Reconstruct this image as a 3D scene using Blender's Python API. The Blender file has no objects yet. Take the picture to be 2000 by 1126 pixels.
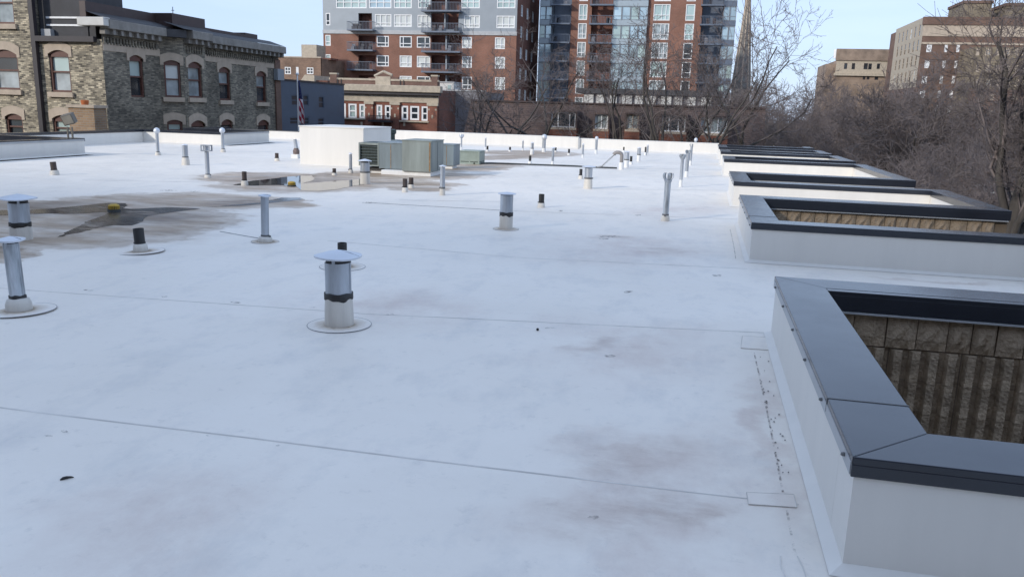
import bpy, math, random
import numpy as np
from mathutils import Vector, Matrix
random.seed(7); RNG = np.random.default_rng(7)
S = bpy.context.scene
C = bpy.context.scene.collection
R = math.radians
# ------------------------------------------------------------------ camera
F_PX, PITCH, ROLL, YAW, EYE = 1594.37, 0.217417, 0.030310, 0.220123, 1.65
_fw = np.array([-math.sin(YAW)*math.cos(PITCH), math.cos(YAW)*math.cos(PITCH), -math.sin(PITCH)])
_rt = np.array([math.cos(YAW), math.sin(YAW), 0.0]); _up = np.cross(_rt, _fw)
CR = math.cos(ROLL)*_rt + math.sin(ROLL)*_up
CU = -math.sin(ROLL)*_rt + math.cos(ROLL)*_up
CF = _fw; CP = np.array([0, 0, EYE])
cd = bpy.data.cameras.new('camera'); co = bpy.data.objects.new('camera', cd); C.objects.link(co)
cd.sensor_width = 36; cd.lens = F_PX/2000*36; cd.clip_start = 0.05; cd.clip_end = 3000
m = Matrix.Identity(4)
for i in range(3):
    m[i][0], m[i][1], m[i][2], m[i][3] = CR[i], CU[i], -CF[i], CP[i]
co.matrix_world = m
S.camera = co
# ------------------------------------------------------------------ light
SUN_EL, SUN_AZ = R(24), R(38)      # azimuth: from -Y turned towards -X
w = bpy.data.worlds.new('World'); S.world = w; w.use_nodes = True
nt = w.node_tree; bg = nt.nodes['Background']
sky = nt.nodes.new('ShaderNodeTexSky'); sky.sky_type = 'NISHITA'; sky.sun_disc = False
sky.sun_elevation = SUN_EL; sky.sun_rotation = math.pi + SUN_AZ
sky.altitude = 200; sky.air_density = 1.0; sky.dust_density = 0.6; sky.ozone_density = 1.6
# thin cirrus veils
tc = nt.nodes.new('ShaderNodeTexCoord'); mp = nt.nodes.new('ShaderNodeMapping')
mp.inputs['Scale'].default_value = (1.6, 1.6, 9.0); mp.inputs['Rotation'].default_value = (0.1, 0.12, 0.4)
nz = nt.nodes.new('ShaderNodeTexNoise'); nz.inputs['Scale'].default_value = 2.2; nz.inputs['Detail'].default_value = 6
nz.inputs['Roughness'].default_value = .55
rp = nt.nodes.new('ShaderNodeMapRange'); rp.inputs['From Min'].default_value = .46; rp.inputs['From Max'].default_value = .78
rp.inputs['To Max'].default_value = .22
mx = nt.nodes.new('ShaderNodeMix'); mx.data_type = 'RGBA'
mx.inputs['B'].default_value = (6.4, 7.4, 9.2, 1)
nt.links.new(tc.outputs['Generated'], mp.inputs[0]); nt.links.new(mp.outputs[0], nz.inputs[0])
nt.links.new(nz.outputs[0], rp.inputs[0]); nt.links.new(rp.outputs[0], mx.inputs[0])
mb_ = nt.nodes.new('ShaderNodeMix'); mb_.data_type = 'RGBA'; mb_.inputs[0].default_value = .8
mb_.inputs['B'].default_value = (4.2, 5.4, 7.7, 1)
nt.links.new(sky.outputs[0], mb_.inputs['A']); nt.links.new(mb_.outputs['Result'], mx.inputs['A']); nt.links.new(mx.outputs['Result'], bg.inputs[0])
bg.inputs[1].default_value = 0.112
sl = bpy.data.lights.new('sun', 'SUN'); so = bpy.data.objects.new('sun', sl); C.objects.link(so)
sl.energy = 2.0; sl.angle = R(4.0); sl.color = (1, .94, .85)
sd = Vector((-math.sin(SUN_AZ)*math.cos(SUN_EL), -math.cos(SUN_AZ)*math.cos(SUN_EL), math.sin(SUN_EL)))
so.rotation_euler = sd.to_track_quat('Z', 'Y').to_euler(); so.location = (-30, -30, 40)
vs = S.view_settings; vs.view_transform = 'Standard'; vs.look = 'None'; vs.gamma = 1; vs.exposure = 0.48
S.cycles.use_denoising = True; S.cycles.max_bounces = 6
# ------------------------------------------------------------------ survey helpers (photo pixel -> point on a real plane)
def ray(x, y): return (x-1000)/F_PX*CR - (y-563)/F_PX*CU + CF
def G(x, y, z=0.0): d = ray(x, y); return CP + d*(z-EYE)/d[2]
def atY(x, y, Y): d = ray(x, y); return CP + d*Y/d[1]
def atX(x, y, X): d = ray(x, y); return CP + d*X/d[0]
def proj(P):
    d = np.array(P)-CP; z = d@CF
    return 1000+F_PX*(d@CR)/z, 563-F_PX*(d@CU)/z, z
def height(pos, py):           # z above pos whose image row is py
    a, b = -12.0, 60.0
    for _ in range(40):
        c = (a+b)/2
        if proj((pos[0], pos[1], c))[1] > py: a = c
        else: b = c
    return (a+b)/2
# ------------------------------------------------------------------ object helpers
def tag(o, label=None, cat=None, group=None, kind=None):
    for k, v in (('label', label), ('category', cat), ('group', group), ('kind', kind)):
        if v: o[k] = v
    return o
def empty(name, loc=(0, 0, 0), label=None, cat=None, group=None, kind=None):
    o = bpy.data.objects.new(name, None); C.objects.link(o); o.location = loc; o.empty_display_size = .2
    return tag(o, label, cat, group, kind)
def link(name, me, parent=None, loc=(0, 0, 0), rz=0.0):
    o = bpy.data.objects.new(name, me); C.objects.link(o)
    o.location = loc; o.rotation_euler = (0, 0, rz)
    if parent: o.parent = parent
    return o
class MB:
    def __init__(s): s.v = []; s.f = []
    def add(s, vs, fs):
        n = len(s.v); s.v += [tuple(map(float, p)) for p in vs]; s.f += [tuple(i+n for i in f) for f in fs]; return s
    def box(s, x0, x1, y0, y1, z0, z1):
        return s.add([(x0,y0,z0),(x1,y0,z0),(x1,y1,z0),(x0,y1,z0),(x0,y0,z1),(x1,y0,z1),(x1,y1,z1),(x0,y1,z1)],
                     [(0,3,2,1),(4,5,6,7),(0,1,5,4),(1,2,6,5),(2,3,7,6),(3,0,4,7)])
    def quad(s, a, b, c, d): return s.add([a, b, c, d], [(0,1,2,3)])
    def prism(s, poly, z0, z1):           # plan polygon, ccw
        n = len(poly)
        return s.add([(x,y,z0) for x,y in poly]+[(x,y,z1) for x,y in poly],
            [tuple(range(n-1,-1,-1)), tuple(range(n,2*n))]+[(i,(i+1)%n,n+(i+1)%n,n+i) for i in range(n)])
    def extr_y(s, poly, y0, y1):          # (x,z) polygon extruded in y
        n = len(poly)
        return s.add([(x,y0,z) for x,z in poly]+[(x,y1,z) for x,z in poly],
            [tuple(range(n)), tuple(range(2*n-1,n-1,-1))]+[(i,n+i,n+(i+1)%n,(i+1)%n) for i in range(n)])
    def lathe(s, prof, n=24, cx=0, cy=0, cap=True):
        vs = []; fs = []
        for r, z in prof:
            for k in range(n):
                a = 2*math.pi*k/n; vs.append((cx+r*math.cos(a), cy+r*math.sin(a), z))
        for j in range(len(prof)-1):
            for k in range(n):
                fs.append((j*n+k, j*n+(k+1)%n, (j+1)*n+(k+1)%n, (j+1)*n+k))
        if cap:
            fs.append(tuple(range(n-1,-1,-1))); fs.append(tuple(range((len(prof)-1)*n, len(prof)*n)))
        return s.add(vs, fs)
    def tube(s, pts, rads, n=8, cap=True):
        pts = [Vector(p) for p in pts]; vs = []; fs = []
        if not hasattr(rads, '__len__'): rads = [rads]*len(pts)
        ref = None
        for i, p in enumerate(pts):
            d = (pts[min(i+1, len(pts)-1)]-pts[max(i-1, 0)]).normalized()
            if ref is None: ref = Vector((1,0,0)) if abs(d.x) < .8 else Vector((0,1,0))
            a = (ref-d*ref.dot(d)).normalized(); ref = a; b = d.cross(a)
            for k in range(n):
                t = 2*math.pi*k/n; q = p+(a*math.cos(t)+b*math.sin(t))*rads[i]; vs.append(tuple(q))
        for j in range(len(pts)-1):
            for k in range(n): fs.append((j*n+k, j*n+(k+1)%n, (j+1)*n+(k+1)%n, (j+1)*n+k))
        if cap: fs.append(tuple(range(n-1,-1,-1))); fs.append(tuple(range((len(pts)-1)*n, len(pts)*n)))
        return s.add(vs, fs)
    def mesh(s, name, mat, smooth=None):
        me = bpy.data.meshes.new(name); me.from_pydata(s.v, [], s.f); me.update()
        me.materials.append(mat)
        if smooth is not None:
            me.polygons.foreach_set('use_smooth', [True]*len(me.polygons))
            me.set_sharp_from_angle(angle=R(smooth))
        return me
    def build(s, name, mat, parent=None, loc=(0,0,0), rz=0.0, smooth=None, bevel=0):
        o = link(name, s.mesh(name, mat, smooth), parent, loc, rz)
        if bevel:
            b = o.modifiers.new('b', 'BEVEL'); b.width = bevel; b.segments = 2; b.limit_method = 'ANGLE'
        return o
# ------------------------------------------------------------------ materials
def nodes_of(name):
    mt = bpy.data.materials.new(name); mt.use_nodes = True
    t = mt.node_tree; return mt, t, t.nodes['Principled BSDF'], (lambda k: t.nodes.new(k)), t.links.new
def ramp(N, stops):
    r = N('ShaderNodeValToRGB'); e = r.color_ramp.elements
    while len(e) < len(stops): e.new(.5)
    for i, (p, c) in enumerate(stops): e[i].position = p; e[i].color = (*c, 1)
    return r
def M(name, c, rough=.6, metal=0.0, var=.18, scale=3.0, bump=0.0, bscale=40.0, c2=None, streak=False, spec=.5):
    mt, t, P, N, L = nodes_of(name)
    co_ = N('ShaderNodeTexCoord'); vec = co_.outputs['Object']
    if streak:
        mp = N('ShaderNodeMapping'); mp.inputs['Scale'].default_value = (1, 1, .12); L(vec, mp.inputs[0]); vec = mp.outputs[0]
    n = N('ShaderNodeTexNoise'); n.inputs['Scale'].default_value = scale; n.inputs['Detail'].default_value = 7; n.inputs['Roughness'].default_value = .62
    L(vec, n.inputs[0])
    lo = [max(0, x*(1-var)) for x in c]; hi = [min(1, x*(1+var)) for x in c] if c2 is None else c2
    r = ramp(N, [(.32, lo), (.68, hi)]); L(n.outputs[0], r.inputs[0]); L(r.outputs[0], P.inputs['Base Color'])
    rr = N('ShaderNodeMapRange'); rr.inputs['To Min'].default_value = max(.02, rough-.12); rr.inputs['To Max'].default_value = min(1, rough+.12)
    L(n.outputs[0], rr.inputs[0]); L(rr.outputs[0], P.inputs['Roughness'])
    P.inputs['Metallic'].default_value = metal; P.inputs['Specular IOR Level'].default_value = spec
    if bump:
        n2 = N('ShaderNodeTexNoise'); n2.inputs['Scale'].default_value = bscale; n2.inputs['Detail'].default_value = 5
        L(co_.outputs['Object'], n2.inputs[0])
        b = N('ShaderNodeBump'); b.inputs['Strength'].default_value = bump; b.inputs['Distance'].default_value = .02
        L(n2.outputs[0], b.inputs['Height']); L(b.outputs[0], P.inputs['Normal'])
    return mt
def brickM(name, ca, cb, mortar, bw=.22, bh=.075, mort=.012, bias=0.0, blotch=(.6, 1.15), bscale=.35, soot=None):
    mt, t, P, N, L = nodes_of(name)
    co_ = N('ShaderNodeTexCoord'); sx = N('ShaderNodeSeparateXYZ'); cx = N('ShaderNodeCombineXYZ')
    L(co_.outputs['Object'], sx.inputs[0])
    ad = N('ShaderNodeMath'); L(sx.outputs[0], ad.inputs[0]); L(sx.outputs[1], ad.inputs[1])
    L(ad.outputs[0], cx.inputs[0]); L(sx.outputs[2], cx.inputs[1])
    b = N('ShaderNodeTexBrick'); b.inputs['Scale'].default_value = 1; b.inputs['Brick Width'].default_value = bw
    b.inputs['Row Height'].default_value = bh; b.inputs['Mortar Size'].default_value = mort; b.inputs['Bias'].default_value = bias
    b.inputs['Color1'].default_value = (*ca, 1); b.inputs['Color2'].default_value = (*cb, 1); b.inputs['Mortar'].default_value = (*mortar, 1)
    b.inputs['Mortar Smooth'].default_value = .3
    L(cx.outputs[0], b.inputs['Vector'])
    n = N('ShaderNodeTexNoise'); n.inputs['Scale'].default_value = bscale; n.inputs['Detail'].default_value = 8; n.inputs['Roughness'].default_value = .6
    L(co_.outputs['Object'], n.inputs[0])
    r = ramp(N, [(.35, (blotch[0],)*3), (.65, (blotch[1],)*3)]); L(n.outputs[0], r.inputs[0])
    mu = N('ShaderNodeMix'); mu.data_type = 'RGBA'; mu.blend_type = 'MULTIPLY'; mu.inputs[0].default_value = 1
    L(b.outputs[0], mu.inputs['A']); L(r.outputs[0], mu.inputs['B']); L(mu.outputs['Result'], P.inputs['Base Color'])
    P.inputs['Roughness'].default_value = .88
    bp = N('ShaderNodeBump'); bp.inputs['Strength'].default_value = .5; bp.inputs['Distance'].default_value = .01
    inv = N('ShaderNodeMath'); inv.operation = 'SUBTRACT'; inv.inputs[0].default_value = 1; L(b.outputs['Fac'], inv.inputs[1])
    L(inv.outputs[0], bp.inputs['Height']); L(bp.outputs[0], P.inputs['Normal'])
    return mt
def glassM(name, c, rough=.05, metal=0.0, spec=.8, var=.5, scale=.7):
    mt, t, P, N, L = nodes_of(name)
    oi = N('ShaderNodeObjectInfo'); co_ = N('ShaderNodeTexCoord')
    n = N('ShaderNodeTexNoise'); n.noise_dimensions = '4D'; n.inputs['Scale'].default_value = scale; n.inputs['Detail'].default_value = 2
    L(co_.outputs['Object'], n.inputs['Vector'])
    mlt = N('ShaderNodeMath'); mlt.operation = 'MULTIPLY'; mlt.inputs[1].default_value = 50; L(oi.outputs['Random'], mlt.inputs[0]); L(mlt.outputs[0], n.inputs['W'])
    r = ramp(N, [(.35, [x*(1-var) for x in c]), (.65, [min(1, x*(1+var)) for x in c])]); L(n.outputs[0], r.inputs[0])
    L(r.outputs[0], P.inputs['Base Color']); P.inputs['Roughness'].default_value = rough
    P.inputs['Metallic'].default_value = metal; P.inputs['Specular IOR Level'].default_value = spec
    bp = N('ShaderNodeBump'); bp.inputs['Strength'].default_value = .08; bp.inputs['Distance'].default_value = .05
    n2 = N('ShaderNodeTexNoise'); n2.inputs['Scale'].default_value = .8; L(co_.outputs['Object'], n2.inputs[0])
    L(n2.outputs[0], bp.inputs['Height']); L(bp.outputs[0], P.inputs['Normal'])
    return mt
def ell(a, b, hw, soft=.45):   # stain ellipse given by the photo positions of its two ends on the roof
    A, B = G(*a), G(*b); c = (A+B)/2; d = B-A
    return (c[0], c[1], math.atan2(d[1], d[0]), max(.1, np.hypot(d[0], d[1])/2), hw, soft)
def roof_material():
    mt, t, P, N, L = nodes_of('white_membrane')
    co_ = N('ShaderNodeTexCoord'); vec = co_.outputs['Object']
    wn = N('ShaderNodeTexNoise'); wn.inputs['Scale'].default_value = 1.3; wn.inputs['Detail'].default_value = 6; wn.inputs['Roughness'].default_value = .6; L(vec, wn.inputs[0])
    sb = N('ShaderNodeVectorMath'); sb.operation = 'SUBTRACT'; sb.inputs[1].default_value = (.5,.5,.5); L(wn.outputs['Color'], sb.inputs[0])
    sc_ = N('ShaderNodeVectorMath'); sc_.operation = 'SCALE'; sc_.inputs['Scale'].default_value = 1.5; L(sb.outputs[0], sc_.inputs[0])
    ad = N('ShaderNodeVectorMath'); L(vec, ad.inputs[0]); L(sc_.outputs[0], ad.inputs[1])
    def mask(els):
        last = None
        for (x, y, r, a, bb, soft) in els:
            mp = N('ShaderNodeMapping'); mp.vector_type = 'TEXTURE'
            mp.inputs['Location'].default_value = (x, y, 0); mp.inputs['Rotation'].default_value = (0, 0, r); mp.inputs['Scale'].default_value = (a, bb, 50)
            L(ad.outputs[0], mp.inputs[0])
            ln = N('ShaderNodeVectorMath'); ln.operation = 'LENGTH'; L(mp.outputs[0], ln.inputs[0])
            mr = N('ShaderNodeMapRange'); mr.interpolation_type = 'SMOOTHSTEP'
            mr.inputs['From Min'].default_value = 1.15; mr.inputs['From Max'].default_value = 1.15-soft; L(ln.outputs['Value'], mr.inputs[0])
            if last is None: last = mr.outputs[0]
            else:
                mm = N('ShaderNodeMath'); mm.operation = 'MAXIMUM'; L(last, mm.inputs[0]); L(mr.outputs[0], mm.inputs[1]); last = mm.outputs[0]
        return last
    silt = mask([ell((-120,470),(330,420),2.0), ell((60,400),(560,392),1.5), ell((150,450),(420,415),1.3), ell((-100,500),(60,490),.7),
                 ell((380,348),(640,345),1.5), ell((420,370),(760,352),1.5), ell((600,342),(960,342),1.3), ell((740,362),(880,372),.6), ell((700,352),(900,362),.7),
                 ell((860,335),(1000,318),1.0), ell((880,312),(1130,300),1.0), ell((930,300),(1100,296),1.6), ell((480,400),(610,392),.8), ell((-60,420),(120,392),1.4)])
    brown = mask([ell((1110,860),(1400,950),.5,1.0), ell((1150,960),(1330,1090),.45,1.0), ell((1270,480),(1330,500),.55,.9), ell((1080,660),(1200,700),.35,1.0),
                  ell((1700,545),(1990,560),.16,.9), ell((1240,1000),(1400,1040),.25,1.0), ell((1150,465),(1240,462),.25,.8)])
    blush = mask([ell((1000,640),(1480,720),1.1,1.1), ell((1060,860),(1500,1010),1.0,1.0), ell((1150,1040),(1480,1120),.5,1.1), ell((1000,470),(1440,500),1.6,1.1), ell((640,560),(900,640),1.0,1.1),
                  ell((1250,400),(1420,420),2.0,1.1), ell((100,960),(500,1080),.8,1.1), ell((1480,700),(1570,1100),.16,1.0)])
    wet = mask([ell((120,440),(420,410),.9,.8), ell((-80,408),(260,402),1.0,.8), ell((440,352),(740,350),1.0,.8), ell((-60,490),(40,485),.5,.8), ell((560,345),(680,338),.5,.8), ell((380,400),(560,392),.5,.8)])
    def noise(scale, det=6, rgh=.6, sx=1, sy=1):
        mp = N('ShaderNodeMapping'); mp.inputs['Scale'].default_value = (sx, sy, 1); L(vec, mp.inputs[0])
        n = N('ShaderNodeTexNoise'); n.inputs['Scale'].default_value = scale; n.inputs['Detail'].default_value = det; n.inputs['Roughness'].default_value = rgh
        L(mp.outputs[0], n.inputs[0]); return n.outputs[0]
    def mixc(fac, a, b, mode='MIX'):
        m_ = N('ShaderNodeMix'); m_.data_type = 'RGBA'; m_.blend_type = mode
        for s_, v in ((m_.inputs[0], fac), (m_.inputs['A'], a), (m_.inputs['B'], b)):
            if isinstance(v, tuple): s_.default_value = (*v, 1)
            elif isinstance(v, (int, float)): s_.default_value = v
            else: L(v, s_)
        return m_.outputs['Result']
    def mul(a, b):
        m_ = N('ShaderNodeMath'); m_.operation = 'MULTIPLY'
        for s_, v in ((m_.inputs[0], a), (m_.inputs[1], b)):
            if isinstance(v, (int, float)): s_.default_value = v
            else: L(v, s_)
        return m_.outputs[0]
    def rng(x, a, b, lo=0, hi=1):
        m_ = N('ShaderNodeMapRange'); m_.inputs['From Min'].default_value = a; m_.inputs['From Max'].default_value = b
        m_.inputs['To Min'].default_value = lo; m_.inputs['To Max'].default_value = hi; L(x, m_.inputs[0]); return m_.outputs[0]
    base = ramp(N, [(.3, (.765,.71,.635)), (.7, (.86,.80,.72))]); L(noise(.35, 5), base.inputs[0])
    col = mixc(rng(noise(2.6, 8, .7, 1, .55),   .50, .76, 0, .40), base.outputs[0], (.44,.45,.46))     # faint grey scuffing
    col = mixc(rng(noise(9, 8, .75), .57, .78, 0, .42), col, (.36,.35,.34))                        # fine smudges
    col = mixc(rng(noise(55, 3, .6), .71, .78, 0, .45), col, (.20,.19,.17))                        # specks
    col = mixc(mul(blush, rng(noise(1.8, 9, .72, 1, .7), .33, .66, 0, .6)), col, (.53,.41,.36))
    bn = rng(noise(2.4, 10, .74, .7, 1.6), .34, .66)
    col = mixc(mul(mul(brown, bn), .65), col, (.39,.285,.235))
    sn = rng(noise(1.3, 9, .7, .55, 1.5), .30, .56, .35, 1)
    siltc = ramp(N, [(.3, (.20,.135,.085)), (.7, (.46,.345,.24))]); L(noise(1.8, 10, .72, .5, 1.6), siltc.inputs[0])
    col = mixc(mul(mul(silt, sn), .95), col, siltc.outputs[0])
    col = mixc(mul(wet, rng(noise(1.1, 9, .68, .6, 1.4), .36, .60, .2, .85)), col, (.14,.095,.065))
    # tide line round the silt
    edge = N('ShaderNodeMath'); edge.operation = 'PINGPONG'; edge.inputs[1].default_value = .5; L(silt, edge.inputs[0])
    col = mixc(mul(rng(edge.outputs[0], .3, .5), .4), col, (.30,.21,.14))
    L(col, P.inputs['Base Color'])
    L(rng(noise(1.2, 6), .3, .7, .42, .62), P.inputs['Roughness']); P.inputs['Specular IOR Level'].default_value = .4
    b = N('ShaderNodeBump'); b.inputs['Strength'].default_value = .45; b.inputs['Distance'].default_value = .035
    L(noise(2.6, 7, .55), b.inputs['Height']); L(b.outputs[0], P.inputs['Normal'])
    return mt
MEM = roof_material()
def scuffM():
    mt, t, P, N, L = nodes_of('scuff'); co_ = N('ShaderNodeTexCoord'); n = N('ShaderNodeTexNoise'); n.inputs['Scale'].default_value = 22; n.inputs['Detail'].default_value = 6; L(co_.outputs['Object'], n.inputs[0])
    P.inputs['Base Color'].default_value = (.27,.24,.22,1); P.inputs['Roughness'].default_value = .8
    mr = N('ShaderNodeMapRange'); mr.inputs['From Min'].default_value = .42; mr.inputs['From Max'].default_value = .66; mr.inputs['To Max'].default_value = .75; L(n.outputs[0], mr.inputs[0]); L(mr.outputs[0], P.inputs['Alpha'])
    return mt
SCUFF = scuffM()
WHITE = M('parapet_membrane', (.74,.71,.66), .5, var=.04, scale=3, bump=.35, bscale=3.5, streak=True)
COPING = M('charcoal_coping', (.022,.026,.036), .2, metal=0.0, var=.12, scale=2, spec=.55, bump=.10, bscale=2.2)
CAPFLASH = M('flashing_grey', (.40,.41,.42), .45, var=.1)
BLOCK = M('split_face_block', (.36,.275,.19), .92, var=.3, scale=9, bump=.9, bscale=45)
BLOCKB = M('block_backing', (.17,.13,.09), .95, var=.2, scale=6)
GALV = M('galvanised_steel', (.40,.43,.47), .42, metal=.5, var=.3, scale=9, streak=True)
GALVD = M('stained_galvanised', (.40,.43,.46), .5, metal=.35, var=.65, scale=12, streak=True)
BOOT = M('boot_flashing', (.60,.565,.51), .6, var=.2, scale=6, streak=True)
BOOTW = M('clean_boot_flashing', (.74,.74,.73), .55, var=.06, scale=5)
BLACK = M('black_pipe', (.022,.021,.021), .55, var=.3, scale=10)
BROWNPIPE = M('brown_cast_iron', (.055,.04,.035), .7, var=.35, scale=12)
SEAL = M('dark_sealant', (.13,.13,.13), .6, var=.3)
SEAMD = M('seam_edge', (.60,.57,.53), .7, var=.3, scale=2)
SEAMDIRT = M('dirty_seam', (.22,.21,.20), .8, var=.6, scale=12)
YEL = M('yellow_plastic', (.50,.33,.05), .6, var=.4, scale=8)
HVACG = M('hvac_green_paint', (.215,.245,.232), .5, var=.22, scale=4, streak=True)
HVACB = M('hvac_blue_grey', (.18,.22,.238), .45, var=.2, scale=4, streak=True)
HVACC = M('condenser_green', (.27,.32,.28), .5, var=.12, scale=5)
FIN = M('coil_fins', (.035,.05,.045), .6, var=.4, scale=20)
RUST = M('rusty_edge', (.25,.15,.07), .8, var=.5, scale=10)
RUBBER = M('black_cable', (.04,.045,.045), .6, var=.2)
# ------------------------------------------------------------------ ground and street far below
GZ = -10.0
GROUND = M('winter_lawn', (.16,.135,.085), .95, var=.3, scale=.3, bump=.5, bscale=3)
ASPH = M('asphalt', (.055,.055,.057), .85, var=.2, scale=.8, bump=.3, bscale=30)
PAVE = M('concrete_pavement', (.36,.34,.31), .85, var=.15, scale=1.5)
tag(MB().box(-900, 900, -400, 1500, GZ-.5, GZ).build('ground', GROUND), kind='structure')
tag(MB().box(17, 27, -100, 400, GZ-.3, GZ+.004).build('street', ASPH), kind='structure')
for a, b in ((14.6, 17), (27, 29.4)):
    tag(MB().box(a, b, -100, 400, GZ-.3, GZ+.13).build('pavement', PAVE), kind='structure')
# ------------------------------------------------------------------ the flat roof (our building)
XR, XO = .63, 4.25            # right light wells: inner and outer edge
XL, XLO = -17.0, -20.6        # left light wells
YFAR, YFARL, YN = 35.5, 33.0, -9.0
wellsR = [(2.97, 6.38), (9.63, 12.96), (15.52, 18.33), (23.2, 25.2), (27.8, 29.6), (31.7, 34.3)]
wellsL = [(15.4, 20.1), (27.05, 30.35)]
roof = MB()
roof.quad((XL+.3, YN, 0), (XR+.3-.3, YN, 0), (XR, YFAR, 0), (XL+.3, YFAR, 0))
def fingers(wells, xa, xb):
    y = YN
    for a, b in wells+[(YFAR, YFAR)]:
        if a > y: roof.quad((xa, y, 0), (xb, y, 0), (xb, a, 0), (xa, a, 0))
        y = b
fingers(wellsR, XR, XO); fingers(wellsL, XLO, XL+.3)
roof_o = roof.build('flat_roof', MEM); tag(roof_o, 'white membrane flat roof stained brown around its drains', None, kind='structure')
# outer walls of the building under the roof
OUTW = brickM('building_block', (.20,.155,.11), (.16,.12,.09), (.12,.10,.08), .4, .2, .01)
under = empty('roof_building', (0, 0, GZ), 'building of brown block under the white flat roof', 'building')
MB().box(XL+.3, XR, YN, YFAR, GZ, -.02).build('wall', OUTW, under, loc=(0, 0, -GZ))
for wl, xa, xb in ((wellsR, XR, XO), (wellsL, XLO, XL+.3)):
    y = YN
    for a, b in wl+[(YFAR, YFAR)]:
        if a > y: MB().box(xa+.003, xb-.003, y+.003, a-.003, GZ, -.02).build('wall', OUTW, under, loc=(0, 0, -GZ))
        y = b
# parapet piece: white wall box with its fillet at the foot and a charcoal coping
T = .30     # wall thickness
def coping_run(mb, x0, x1, y0, y1, z, drop=.075):
    mb.box(x0-.012, x1+.012, y0-.012, y1+.012, z-drop, z+.012)
def cant(mb, a, b, n, h=.032, ea=0, eb=0):   # small fillet along segment a-b, n = direction into the roof; ea/eb = mitre its foot outwards
    (ax, ay), (bx, by) = a, b; nx, ny = n; L_ = math.hypot(bx-ax, by-ay); tx, ty = (bx-ax)/L_, (by-ay)/L_; k = h*1.6
    f = (0,1,2,3) if tx*ny-ty*nx < 0 else (3,2,1,0)
    mb.add([(ax,ay,h),(bx,by,h),(bx+nx*k+tx*k*eb,by+ny*k+ty*k*eb,.003),(ax+nx*k-tx*k*ea,ay+ny*k-ty*k*ea,.003)], [f])
def split_block(wd, ht, seed, dep=.05):
    r = random.Random(seed); n, k = 4, 3; mb = MB(); g = {}
    for i in range(n+1):
        for j in range(k+1):
            e = i in (0, n) or j in (0, k)
            g[i, j] = len(mb.v); mb.v.append((wd*i/n*1.0 + (0 if i in (0, n) else r.uniform(-.01,.01)), (-.006 if e else -r.uniform(.012, dep)), ht*j/k+(0 if j in (0, k) else r.uniform(-.008,.008))))
    for i in range(n):
        for j in range(k): mb.f.append((g[i,j], g[i+1,j], g[i+1,j+1], g[i,j+1]))
    # returns to the joint
    ring = [(i,0) for i in range(n+1)]+[(n,j) for j in range(1,k+1)]+[(i,k) for i in range(n-1,-1,-1)]+[(0,j) for j in range(k-1,0,-1)]
    base = len(mb.v)
    for q in ring: x, y, z = mb.v[g[q]]; mb.v.append((x, .03, z))
    for q in range(len(ring)):
        a, b = g[ring[q]], g[ring[(q+1) % len(ring)]]; mb.f.append((b, a, base+q, base+(q+1) % len(ring)))
    return mb
def rib_block(wd, ht, ribs, seed):
    r = random.Random(seed); mb = MB(); p = wd/ribs
    for i in range(ribs):
        x = i*p; zt = ht-.004
        prof = [(x+.006,.02),(x+p*.20,-.045),(x+p*.62,-.05),(x+p*.80,.02)]
        js = [0, zt*.33, zt*.66, zt]; vs = []
        for z in js:
            for q, (px, py) in enumerate(prof):
                jit = r.uniform(-.009,.009) if q in (1, 2) else 0
                vs.append((px+jit*.5, py+jit, z))
        fs = []
        for j in range(3):
            for q in range(3): fs.append((j*4+q, j*4+q+1, j*4+q+5, j*4+q+4))
        fs += [(12, 13, 14, 15), (3, 2, 1, 0)]
        mb.add(vs, fs)
    mb.box(.003, wd-.003, .012, .03, 0, ht-.004)
    return mb
RIBM = [rib_block(.472, .225, 4, 100+i).mesh('ribbed_block', BLOCK) for i in range(5)]
SPM = [(wd, split_block(wd-.007, .219, 40+i).mesh('split_block', BLOCK)) for i, wd in enumerate((.155, .19, .2, .16, .22, .175))]
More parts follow.
